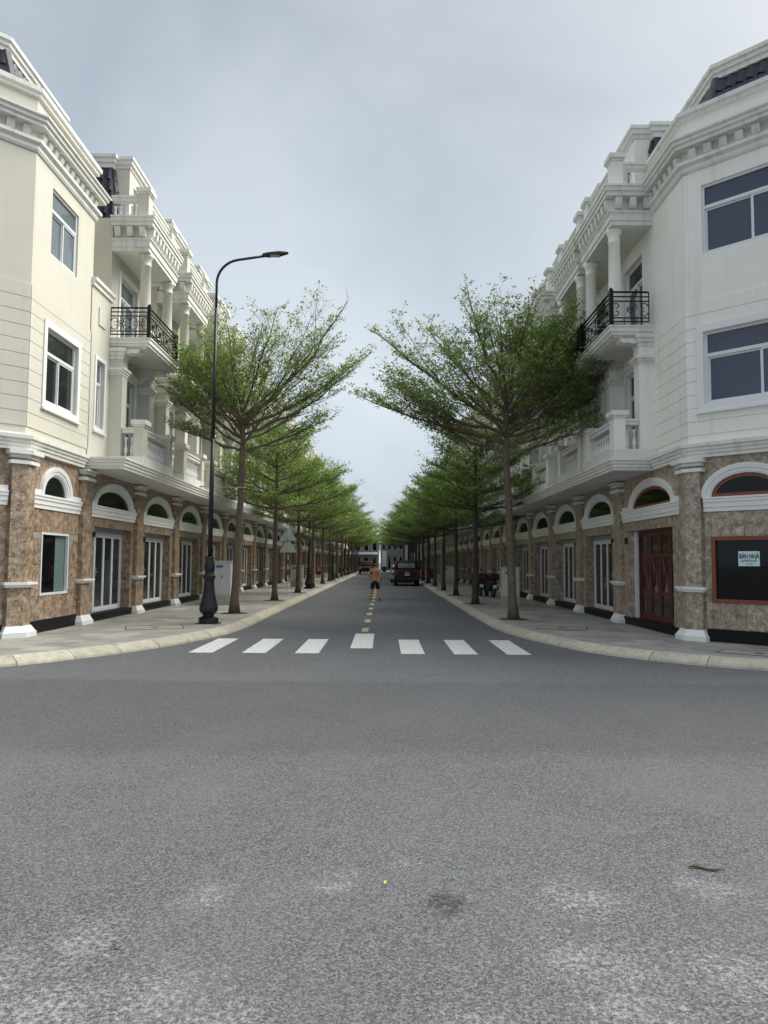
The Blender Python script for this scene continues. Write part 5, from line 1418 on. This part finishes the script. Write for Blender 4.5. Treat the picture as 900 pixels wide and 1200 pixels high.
# covers in the pavement, litter on the road
m = MB(); m.box(6.6 - .7, 6.6 + .7, 13.3 - .35, 13.3 + .35, .140, .1515)
def cover(side, label, x, y, w, d, rz):
    root = thing('utility_cover', label, 'utility cover', (x, y, .140)); root.rotation_euler.z = rz; fr = lambda a, b, z: (x + a, y + b, z)
    m = MB(); rect_h = .006
    m.box(-w, w, -d, d, .141, .1525); m.build('concrete_lid', 'concrete', root, fr)
    m = MB()
    for (a0, a1, b0, b1) in ((-w - .02, w + .02, -d - .02, -d), (-w - .02, w + .02, d, d + .02), (-w - .02, -w, -d, d), (w, w + .02, -d, d)): m.box(a0, a1, b0, b1, .141, .156)
    m.build('steel_rim', 'cover', root, fr)
    m = MB(); m.lathe(0, 0, [(.09, .1526), (.09, .156), (.03, .1575)], 10); m.build('lifting_eye', 'cover', root, fr)
cover(-1, 'square concrete utility cover with steel rim on the right corner pavement', 6.55, 13.0, .62, .30, R(-38))
cover(1, 'worn square utility cover beside the nearest lamp on the left pavement', -5.3, 17.3, .62, .5, R(18))
cover(-1, 'worn utility cover near the big right tree on the pavement', 4.3, 17.9, .55, .45, R(-20))
def leaf(label, x, y, m_, s, rz):
    q = MB(); q.add([(0, 0, .006), (s * .5, s * .28, .016), (s, 0, .008), (s * .5, -s * .28, .012), (s * .5, 0, .02)], [(0, 1, 4), (1, 2, 4), (2, 3, 4), (3, 0, 4)])
    q.v = [(x + a * math.cos(rz) - b * math.sin(rz), y + a * math.sin(rz) + b * math.cos(rz), z_) for a, b, z_ in q.v]
    tag(q.build('fallen_leaf', m_, org=(x, y, .0)), label, 'leaf')
leaf('small yellow leaf on the asphalt near the middle of the foreground', .013, 4.02, 'leafyellow', .035, 1.2)
leaf('green leaf on the asphalt just above the dark stain', .37, 4.1, 'leafgreen', .03, .2)
leaf('tiny dull green leaf right of the dark stain on the asphalt', .48, 4.3, 'leafgreen', .022, 2.2)
for i, (px, py, ln, rz, lab) in enumerate(((1.72, 4.27, .19, -.28, 'dry brown twig lying on the asphalt at right'), (1.95, 3.3, .06, .1, 'short thin twig fragment near the lower right edge'), (-1.5, 2.95, .05, -.3, 'tiny brown twig near the lower left of the road'), (-1.18, 3.35, .045, .4, 'tiny dark twig on the road at lower left, nearest the pale patches'))):
    q = MB(); c_, s_ = math.cos(rz), math.sin(rz)
    q.tube([(px + t * ln * c_ - .008 * math.sin(t * 7) * s_, py + t * ln * s_ + .008 * math.sin(t * 7), .008 + .004 * math.sin(t * 9)) for t in np.linspace(0, 1, 7)], [.004, .008, .007, .009, .006, .005, .002] if ln > .1 else .003, 5)
    tag(q.build('fallen_twig', 'twig', org=(px, py, 0)), lab, 'twig')
# dark stain, part of the road
q = MB(); q.tube([(0, 0, 0), (0, 0, .001)], .01, 3)

# ================================================================== vehicles
def ring_loft(mb, secs):
    """secs: list of (y, [(x,z)...]) closed rings with equal point count"""
    n = len(secs[0][1]); vs = [(x, y, z) for y, r in secs for x, z in r]
    mb.add(vs, [tuple(range(n)), tuple(range((len(secs) - 1) * n, len(secs) * n))[::-1]] + [(i * n + k, i * n + (k + 1) % n, (i + 1) * n + (k + 1) % n, (i + 1) * n + k) for i in range(len(secs) - 1) for k in range(n)])
def half(pts): return [(x, z) for x, z in pts] + [(-x, z) for x, z in reversed(pts)]
def wheel(root, fr, x, y, r, w):
    m = MB(); P = [(r * .6, -w / 2), (r * .93, -w / 2), (r, -w / 2 + .03), (r, w / 2 - .03), (r * .93, w / 2), (r * .6, w / 2)]
    n = 18; vs = []
    for rr, o in P:
        for k in range(n): t = 2 * math.pi * k / n; vs.append((x + o, y + rr * math.cos(t), r + rr * math.sin(t)))
    fs = [(i * n + k, i * n + (k + 1) % n, (i + 1) * n + (k + 1) % n, (i + 1) * n + k) for i in range(5) for k in range(n)] + [tuple(5 * n + k for k in range(n)), tuple(range(n))[::-1]]
    m.add(vs, fs); wo = m.build('wheel', 'rubber', root, fr)
    m = MB(); sx = 1 if x > 0 else -1
    vs = [(x + sx * (w / 2 + .004), y, r)] + [(x + sx * (w / 2 + .004), y + r * .58 * math.cos(2 * math.pi * k / n), r + r * .58 * math.sin(2 * math.pi * k / n)) for k in range(n)]
    m.add(vs, [(0, k + 1, (k + 1) % n + 1) for k in range(n)]); m.build('rim', 'chrome', wo, fr)

def pickup(label, x, y, face=1, paint='redpaint'):
    root = thing('pickup_truck', label, 'pickup truck', (x, y, 0)); fr = lambda a, b, z: (x + a * face, y + b * face, z)
    low = lambda w, zt, zb=.46: half([(w * .94, zb), (w, zb + .14), (w, .86), (w * .985, zt - .04), (w * .94, zt)])
    m = MB(); ring_loft(m, [(.05, low(.86, 1.08)), (.10, low(.90, 1.10)), (2.0, low(.915, 1.11)), (3.9, low(.915, 1.12)), (4.5, low(.90, 1.08)), (4.98, low(.85, .98)), (5.1, low(.75, .85, .5))]); m.build('body', paint, root, fr, smooth=False, bevel=0)
    m = MB(); m.box(-.72, .72, .16, 1.62, .70, 1.112); m.build('bed_cover', 'blacktrim', root, fr)
    cb = lambda w, zt, zb=1.10: half([(w + .06, zb), (w + .03, zb + .2), (w - .07, zt - .1), (w - .17, zt)])
    m = MB(); ring_loft(m, [(1.68, cb(.82, 1.25)), (1.78, cb(.82, 1.70)), (2.05, cb(.83, 1.79)), (3.1, cb(.83, 1.80)), (3.45, cb(.82, 1.72)), (4.1, cb(.82, 1.24, 1.08))]); cab = m.build('cab', paint, root, fr)
    m = MB(); m.add([(-.66, 1.675, 1.28), (.66, 1.675, 1.28), (.58, 1.755, 1.64), (-.58, 1.755, 1.64)], [(0, 1, 2, 3)]); m.build('rear_window', 'glass_left', cab, fr)
    for s in (-1, 1):
        m = MB(); m.add([(s * .865, 2.0, 1.22), (s * .865, 3.75, 1.22), (s * .775, 3.2, 1.66), (s * .775, 2.1, 1.66)], [(0, 1, 2, 3)]); m.build('side_window', 'glass_dark', cab, fr)
        m = MB(); m.box(s * .80 - .075, s * .80 + .075, .0, .09, .74, 1.06); m.build('tail_light', 'taillight', root, fr)
        m = MB(); m.box(s * .68 - .14, s * .68 + .14, 4.95, 5.12, .74, .88); m.build('headlight', 'trim_clean', root, fr)
        m = MB(); m.box(s * .98 - .09, s * .98 + .09, 3.55, 3.64, 1.12, 1.30); m.build('mirror', paint, root, fr)
    m = MB(); m.box(-.70, .70, .012, .052, .70, 1.07); tg = m.build('tailgate', paint, root, fr, bevel=.012)
    m = MB(); m.box(-.16, .16, -.006, .011, .93, .99); m.build('handle', 'chrome', tg, fr)
    m = MB(); m.box(-.18, .18, -.004, .011, .76, .86); m.build('plate', 'plate', tg, fr)
    m = MB(); m.box(-.84, .84, -.06, .10, .45, .62); m.build('rear_bumper', 'blacktrim', root, fr, bevel=.03)
    m = MB(); m.box(-.8, .8, 5.02, 5.16, .42, .72); m.build('front_bumper', 'blacktrim', root, fr, bevel=.03)
    m = MB(); m.box(-.6, .6, .3, 4.8, .30, .46); m.build('chassis', 'blacktrim', root, fr)
    for sx in (-1, 1):
        for yy in (1.0, 4.15): wheel(root, fr, sx * .78, yy, .37, .24)
    m = MB(); 
    for s in (-1, 1): m.tube([(s * .66, 1.55, 1.1), (s * .62, 1.50, 1.78)], .03, 6)
    m.tube([(-.62, 1.50, 1.78), (.62, 1.50, 1.78)], .03, 6); m.build('roll_bar', 'blacktrim', root, fr)
    return root

def sedan(label, x, y, face, paint, name='parked_car'):
    root = thing(name, label, 'car', (x, y, 0)); fr = lambda a, b, z: (x + a * face, y + b * face, z)
    low = lambda w, zt, zb=.26: half([(w * .93, zb), (w, zb + .16), (w, .62), (w * .97, zt - .05), (w * .88, zt)])
    m = MB(); ring_loft(m, [(0, low(.76, .80, .34)), (.10, low(.83, .92)), (.6, low(.88, .98)), (2.2, low(.89, .96)), (3.4, low(.88, .92)), (4.2, low(.83, .80)), (4.4, low(.7, .62, .34))]); m.build('body', paint, root, fr)
    cb = lambda w, zt: half([(w + .08, .9), (w + .04, 1.0), (w - .06, zt - .07), (w - .18, zt)])
    m = MB(); ring_loft(m, [(.35, cb(.76, 1.02)), (1.05, cb(.77, 1.40)), (1.7, cb(.77, 1.46)), (2.4, cb(.77, 1.43)), (3.2, cb(.77, .98))]); cab = m.build('cabin', paint, root, fr)
    m = MB(); m.add([(-.64, .42, 1.06), (.64, .42, 1.06), (.54, 1.0, 1.385), (-.54, 1.0, 1.385)], [(0, 1, 2, 3)]); m.v = [(a, b - .02, z + .015) for a, b, z in m.v]; m.build('rear_window', 'glass_dark', cab, fr)
    m = MB(); m.add([(-.66, 3.14, 1.02), (.66, 3.14, 1.02), (.55, 2.47, 1.41), (-.55, 2.47, 1.41)], [(0, 1, 2, 3)]); m.v = [(a, b + .02, z + .02) for a, b, z in m.v]; m.build('windscreen', 'glass_dark', cab, fr)
    for s in (-1, 1):
        m = MB(); m.add([(s * .825, .75, 1.03), (s * .825, 2.95, 1.03), (s * .735, 2.35, 1.36), (s * .735, 1.1, 1.36)], [(0, 1, 2, 3)]); m.build('side_window', 'glass_dark', cab, fr)
        m = MB(); m.box(s * .68 - .13, s * .68 + .13, -.012, .08, .68, .82); m.build('tail_light', 'taillight', root, fr)
        m = MB(); m.box(s * .60 - .15, s * .60 + .15, 4.30, 4.42, .55, .66); m.build('headlight', 'trim_clean', root, fr)
    m = MB(); m.box(-.45, .45, 4.34, 4.43, .36, .5); m.build('grille', 'blacktrim', root, fr)
    m = MB(); m.box(-.2, .2, -.015, .01, .5, .6); m.build('plate', 'plate', root, fr)
    for sx in (-1, 1):
        for yy in (.85, 3.5): wheel(root, fr, sx * .76, yy, .31, .2)
    return root
pickup('dark red pickup truck parked at the right kerb with its tailgate towards us', 1.66, 52.3)
sedan('silver car parked in front of the red pickup, mostly hidden by it', 1.45, 60.5, 1, 'silver')
sedan('greenish dark car farther up the right kerb beyond the silver one', 1.55, 71.5, 1, 'glass_left')
c_ = pickup('small dark red pickup far away on the left, facing us', -2.55, 108.0, -1, 'redpaint')

def scooter(label, x, y, rz, top='blacktrim'):
    root = thing('motor_scooter', label, 'scooter', (x, y, .138), 'scooters parked on the pavements'); root.rotation_euler.z = rz; fr = lambda a, b, z: (x + a, y + b, .138 + z)
    for yy in (-.58, .62):
        m = MB(); n = 16
        P = [(.18, -.04), (.245, -.05), (.27, 0), (.245, .05), (.18, .04)]; vs = []
        for rr, o in P:
            for k in range(n): t = 2 * math.pi * k / n; vs.append((o, yy + rr * math.cos(t), .27 + rr * math.sin(t)))
        m.add(vs, [(i * n + k, i * n + (k + 1) % n, ((i + 1) % 5) * n + (k + 1) % n, ((i + 1) % 5) * n + k) for i in range(5) for k in range(n)])
        w = m.build('wheel', 'rubber', root, fr); m = MB()
        for k in range(5): t = 2 * math.pi * k / 5; m.tube([(0, yy, .27), (0, yy + .18 * math.cos(t), .27 + .18 * math.sin(t))], .02, 4)
        m.build('rim', 'chrome', w, fr)
    sec = lambda w, z0, z1: half([(w * .6, z0), (w, z0 + (z1 - z0) * .4), (w * .9, z1 - .03), (w * .5, z1)])
    m = MB(); ring_loft(m, [(-.80, sec(.06, .62, .74)), (-.62, sec(.15, .50, .76)), (-.2, sec(.19, .34, .74)), (.05, sec(.17, .26, .66)), (.18, sec(.12, .24, .34)), (.42, sec(.12, .24, .34))]); m.build('body', top, root, fr)
    m = MB(); ring_loft(m, [(.42, sec(.17, .25, .6)), (.52, sec(.20, .3, .9)), (.60, sec(.13, .5, 1.0))]); m.build('leg_shield', 'blacktrim', root, fr)
    m = MB(); ring_loft(m, [(-.75, sec(.10, .75, .80)), (-.4, sec(.15, .74, .82)), (.08, sec(.12, .68, .76))]); m.build('seat', 'rubber', root, fr)
    m = MB(); m.tube([(-.33, .40, 1.02), (-.15, .52, 1.0), (.15, .52, 1.0), (.33, .40, 1.02)], .02, 6); m.build('handlebar', 'blacktrim', root, fr)
    for s in (-1, 1):
        m = MB(); m.tube([(s * .24, .44, 1.02), (s * .28, .42, 1.18)], .008, 4); m.lathe(s * .30, .42, [(.02, 1.16), (.06, 1.20), (.05, 1.26), (.01, 1.27)], 8); m.build('mirror', 'blacktrim', root, fr)
    m = MB(); m.box(-.09, .09, -.84, -.79, .62, .70); m.build('tail_light', 'taillight', root, fr)
    m = MB(); m.box(-.09, .09, -.86, -.845, .42, .56); m.build('plate', 'plate', root, fr)
    m = MB(); ring_loft(m, [(-.98, sec(.16, .80, 1.06)), (-.62, sec(.18, .78, 1.08))]); m.build('top_box', 'red' if 'red tail' in label else 'rubber', root, fr)
    m = MB(); m.tube([(.14, -.1, .28), (.18, -.75, .36)], .045, 8); m.build('exhaust', 'chrome', root, fr)
    m = MB(); m.tube([(0, .62, .27), (0, .52, .95)], .03, 6); m.tube([(0, -.58, .27), (0, -.15, .35)], .03, 6); m.build('fork', 'blacktrim', root, fr)
    return root
scooter('black scooter seen from behind on the right pavement, nearest of the pair', 4.86, 33.9, .12)
scooter('scooter with a red tail beside the black one on the right pavement', 4.45, 35.2, .1)
scooter('small scooter parked far along the left pavement by the kerb', -4.9, 84, 1.0, 'redpaint')
scooter('farther scooter with dark body on the left pavement', -5.2, 96, 1.3)

# ================================================================== people
def skin_mesh(name, pts, edges, rad, m, parent, root_i=0, sub=2):
    me = bpy.data.meshes.new(name); me.from_pydata(pts, edges, []); o = bpy.data.objects.new(name, me); C.objects.link(o)
    md = o.modifiers.new('skin', 'SKIN'); md.use_smooth_shade = True
    for i, r in enumerate(rad):
        v = me.skin_vertices[0].data[i]; v.radius = (r, r) if not isinstance(r, tuple) else r
        v.use_root = (i == root_i)
    s = o.modifiers.new('sub', 'SUBSURF'); s.levels = sub; s.render_levels = sub
    bpy.context.view_layer.update()
    me2 = bpy.data.meshes.new_from_object(o.evaluated_get(bpy.context.evaluated_depsgraph_get()))
    bpy.data.objects.remove(o); me2.name = name; me2.materials.clear(); me2.materials.append(M[m])
    me2.polygons.foreach_set('use_smooth', [True] * len(me2.polygons))
    c = bpy.data.objects.new(name, me2); C.objects.link(c)
    if parent: c.parent = parent
    return c

def figure(label, loc, rz, J, top=None):
    root = thing('person', label, 'person', loc); root.rotation_euler.z = rz
    names = []; P = []; E = []; Rr = []
    def v(n, p, r, par=None):
        names.append(n); P.append(p); Rr.append(r)
        if par: E.append((names.index(par), len(P) - 1))
    v('pelvis', J['pelvis'], (.125, .095)); v('waist', J['waist'], (.115, .085), 'pelvis'); v('chest', J['chest'], (.15, .10), 'waist'); v('upper', J['upper'], (.12, .085), 'chest')
    v('neck', J['neck'], .052, 'upper'); v('jaw', J['jaw'], (.062, .072), 'neck'); v('head', J['head'], (.073, .088), 'jaw'); v('crown', J['crown'], (.055, .065), 'head')
    f = J.get('face', (0, 1, 0)); hd = Vector(J['jaw']).lerp(Vector(J['head']), .6)
    v('nose', tuple(hd + Vector(f) * .102), .011, 'head')
    for s in (-1, 1):
        v('ear%d' % s, tuple(hd + Vector((s * .085, -.01, .0))), .013, 'head')
    for s, k in ((-1, 'L'), (1, 'R')):
        v('sh' + k, J['sh' + k], .058, 'upper'); v('ua' + k, tuple((Vector(J['sh' + k]) * .5 + Vector(J['el' + k]) * .5)), .047, 'sh' + k)
        v('el' + k, J['el' + k], .038, 'ua' + k); v('fa' + k, tuple(Vector(J['el' + k]) * .6 + Vector(J['wr' + k]) * .4), .037, 'el' + k); v('wr' + k, J['wr' + k], .024, 'fa' + k)
        d = (Vector(J['ha' + k]) - Vector(J['wr' + k])).normalized(); sd_ = d.cross(Vector((s, .2, 0))).normalized()
        pm = Vector(J['wr' + k]) + d * .05; v('palm' + k, tuple(pm), (.030, .020), 'wr' + k)
        for q, (off, ln) in enumerate(((-.027, .062), (-.009, .073), (.009, .069), (.027, .054))):
            b = pm + d * .035 + sd_ * off; v('f%s%d' % (k, q), tuple(b), .0085, 'palm' + k); m1 = b + d * ln * .55 + Vector((-s * .008, 0, 0)); v('g%s%d' % (k, q), tuple(m1), .008, 'f%s%d' % (k, q))
            v('h%s%d' % (k, q), tuple(m1 + d * ln * .4 + Vector((-s * .02, .0, 0))), .007, 'g%s%d' % (k, q))
        t0 = Vector(J['wr' + k]) + d * .03 - sd_ * .035; v('t' + k, tuple(t0), .010, 'palm' + k); v('u' + k, tuple(t0 + d * .035 - sd_ * .022), .009, 't' + k)
        v('hip' + k, J['hip' + k], .088, 'pelvis'); v('th' + k, tuple((Vector(J['hip' + k]) + Vector(J['kn' + k])) * .5), .080, 'hip' + k); v('kn' + k, J['kn' + k], .056, 'th' + k)
        v('ca' + k, tuple(Vector(J['kn' + k]) * .65 + Vector(J['an' + k]) * .35), .060, 'kn' + k); v('an' + k, J['an' + k], .036, 'ca' + k); v('ft' + k, J['to' + k], .033, 'an' + k)
    skin_mesh('body', P, E, Rr, 'skin', root)
    # shorts
    sp = [J['waist'], J['pelvis']]; se = [(0, 1)]; sr = [(.122, .096), (.15, .118)]
    sp[0] = tuple(Vector(J['pelvis']).lerp(Vector(J['waist']), .45))
    for k in 'LR':
        h, kn = Vector(J['hip' + k]), Vector(J['kn' + k]); i = len(sp)
        sp += [tuple(h), tuple(h.lerp(kn, .5)), tuple(h.lerp(kn, .92))]; se += [(1, i), (i, i + 1), (i + 1, i + 2)]; sr += [.112, .108, .104]
    skin_mesh('shorts', sp, se, sr, 'shorts', root, root_i=1)
    if top:
        sp = [tuple(Vector(J['pelvis']).lerp(Vector(J['waist']), .3)), J['waist'], J['chest'], J['upper']]; se = [(0, 1), (1, 2), (2, 3)]; sr = [(.14, .11), (.13, .1), (.165, .115), (.13, .1)]
        for k in 'LR':
            i = len(sp); sp += [J['sh' + k], tuple(Vector(J['sh' + k]) * .45 + Vector(J['el' + k]) * .55)]; se += [(3, i), (i, i + 1)]; sr += [.072, .062]
        skin_mesh('shirt', sp, se, sr, top, root, root_i=1)
    hv = Vector(J['head']); m = MB(); vs = []; n = 14; rows = 7
    for i in range(rows + 1):
        t = i / rows * 1.75
        for k in range(n):
            a = 2 * math.pi * k / n; cut = 1.0
            tt = t * (.72 if math.sin(a) > .3 else 1.0)          # hairline higher over the face
            vs.append((hv.x + .088 * math.sin(tt) * math.cos(a) * (1 + random.uniform(-.03, .03)), hv.y - .005 + .103 * math.sin(tt) * math.sin(a), hv.z + .005 + .10 * math.cos(tt) * (1 + random.uniform(-.03, .03))))
    m.add(vs, [(i * n + k, i * n + (k + 1) % n, (i + 1) * n + (k + 1) % n, (i + 1) * n + k) for i in range(rows) for k in range(n)] + [tuple(range(n))])
    o = m.build('hair', 'hair', None, None, smooth=True); o.parent = root
    for k in 'LR':
        a, t = Vector(J['an' + k]), Vector(J['to' + k]); d = (t - a); d.z = 0; d.normalize()
        o = skin_mesh('shoe', [tuple(a + Vector((0, 0, -.035)) - d * .05), tuple(a + d * .05 + Vector((0, 0, -.035))), tuple(t + d * .04 + Vector((0, 0, .002)))], [(0, 1), (1, 2)], [(.043, .045), (.045, .04), (.042, .028)], 'shoe', root)
    return root
J = dict(pelvis=(0, 0, .88), waist=(0, .01, 1.02), chest=(0, 0, 1.20), upper=(0, -.005, 1.33), neck=(0, .005, 1.41), jaw=(0, .03, 1.475), head=(0, .02, 1.535), crown=(0, .01, 1.585), face=(0, 1, 0),
         shL=(-.165, -.01, 1.335), elL=(-.30, -.10, 1.13), wrL=(-.185, .05, .99), haL=(-.12, .12, .95), shR=(.165, -.01, 1.335), elR=(.235, -.05, 1.08), wrR=(.235, .07, .88), haR=(.225, .13, .80),
         hipL=(-.085, 0, .84), knL=(-.135, .07, .47), anL=(-.185, -.07, .10), toL=(-.20, .08, .035), hipR=(.085, 0, .84), knR=(.135, .09, .47), anR=(.19, .0, .09), toR=(.215, .15, .035))
figure('shirtless man in black shorts walking away down the middle of the street', (-.37, 32.4, .004), 0, J)
Js = dict(J)
Js.update(pelvis=(0, 0, .46), waist=(0, .0, .60), chest=(0, .02, .78), upper=(0, .03, .91), neck=(0, .04, .99), jaw=(0, .07, 1.055), head=(0, .06, 1.115), crown=(0, .05, 1.165),
          shL=(-.165, .03, .915), elL=(-.22, .12, .68), wrL=(-.15, .34, .60), haL=(-.13, .42, .58), shR=(.165, .03, .915), elR=(.22, .12, .68), wrR=(.15, .34, .60), haR=(.13, .42, .58),
          hipL=(-.09, .04, .46), knL=(-.12, .42, .48), anL=(-.12, .40, .10), toL=(-.13, .54, .035), hipR=(.09, .04, .46), knR=(.12, .42, .48), anR=(.12, .40, .10), toR=(.13, .54, .035))
figure('small seated person in an orange top near the cream pier on the left pavement', (-6.45, 73.0, .138), -1.9, Js, 'orange')
st = thing('plastic_stool', 'low dark stool under the seated person by the left cream pier', 'stool', (-6.45, 73.0, .138)); fr = lambda a, b, z: (-6.45 + a, 73.0 + b, .138 + z)
m = MB(); m.lathe(0, 0, [(.16, .30), (.17, .34), (.16, .355)], 12); m.build('seat', 'blacktrim', st, fr)
for k in range(4):
    t = math.pi / 4 + k * math.pi / 2; m = MB(); m.tube([(.13 * math.cos(t), .13 * math.sin(t), .31), (.17 * math.cos(t), .17 * math.sin(t), 0)], .015, 5); m.build('leg', 'blacktrim', st, fr)

# ================================================================== far end of the street
def far_block(label, x0, x1, y, h, m_, rows, cols, awn=None):
    root = thing('far_building', label, 'building', ((x0 + x1) / 2, y, 0)); fr = lambda a, b, z: (a, b, z)
    hs = []; w = (x1 - x0) / cols; rh = h / rows
    for i in range(cols):
        for j in range(rows): hs.append((x0 + w * (i + .22), x0 + w * (i + .78), rh * (j + .18) if j else .15, rh * (j + .8)))
    q = MB()
    As = None
    f2 = lambda a, b, z: (a, y - b, z)
    wall_sheet(q, x0, x1, 0, h, hs, 0, .25); q.box(x0, x1, -8, -.26, 0, h); q.box(x0 - .2, x1 + .2, -8, .15, h + .001, h + .5); q.build('wall', m_, root, f2)
    for hh in hs:
        g = MB(); rect_ring(g, *hh, .08, -.2, -.1); wo = g.build('window', 'graybox', root, f2); g = MB(); g.box(hh[0] + .08, hh[1] - .08, -.18, -.15, hh[2] + .08, hh[3] - .08); g.build('pane', 'glass_dark', wo, f2)
    if awn: g = MB(); g.extr([(0.01, 3.3), (1.2, 3.05), (1.2, 3.25), (0.01, 3.6)], x0 + .2, x1 - .2); g.build('awning', awn, root, f2)
    return root
far_block('low shop with salmon awning closing the street on the left of the vanishing point', -7.5, -1.0, 146, 6.5, 'dull', 2, 4, 'graybox')
far_block('white two-storey building closing the street beyond the man', -.6, 5.2, 150, 7.0, 'dull', 2, 5)
far_block('darker shop building behind the pickup at the street end', 5.6, 14, 147, 7.5, 'concrete', 2, 5, 'blacktrim')
far_block('pale building at the far left end of the street', -20, -8, 148, 9, 'concrete', 3, 6)
q = thing('white_pylon', 'white square pylon with dark foot at the end of the street, right of the man', 'pylon', (.1, 128, 0)); fr = lambda a, b, z: (.1 + a, 128 + b, z)
m = MB(); m.box(-.4, .4, -.3, .3, .9, 3.6); m.build('panel', 'trim_clean', q, fr); m = MB(); m.box(-.34, .34, -.25, .25, 0, .899); m.build('foot', 'blacktrim', q, fr)
# distant trees behind the roofs at the end of the street
tips = []
for k in range(90):
    cx, cy, cz, rr = random.uniform(-26, 28), random.uniform(158, 172), random.uniform(3, 10), random.uniform(2, 3.8)
    for j in range(70):
        u = rng.normal(0, 1, 3); u /= np.linalg.norm(u); tips.append((cx + u[0] * rr, cy + u[1] * rr, max(.5, cz + u[2] * rr * .8)))
o = leaf_mesh('far_tree_line', tips, 'leafR', 5, .55, .5); tag(o, 'dark band of distant trees beyond the end of the street', 'tree line', kind='stuff')
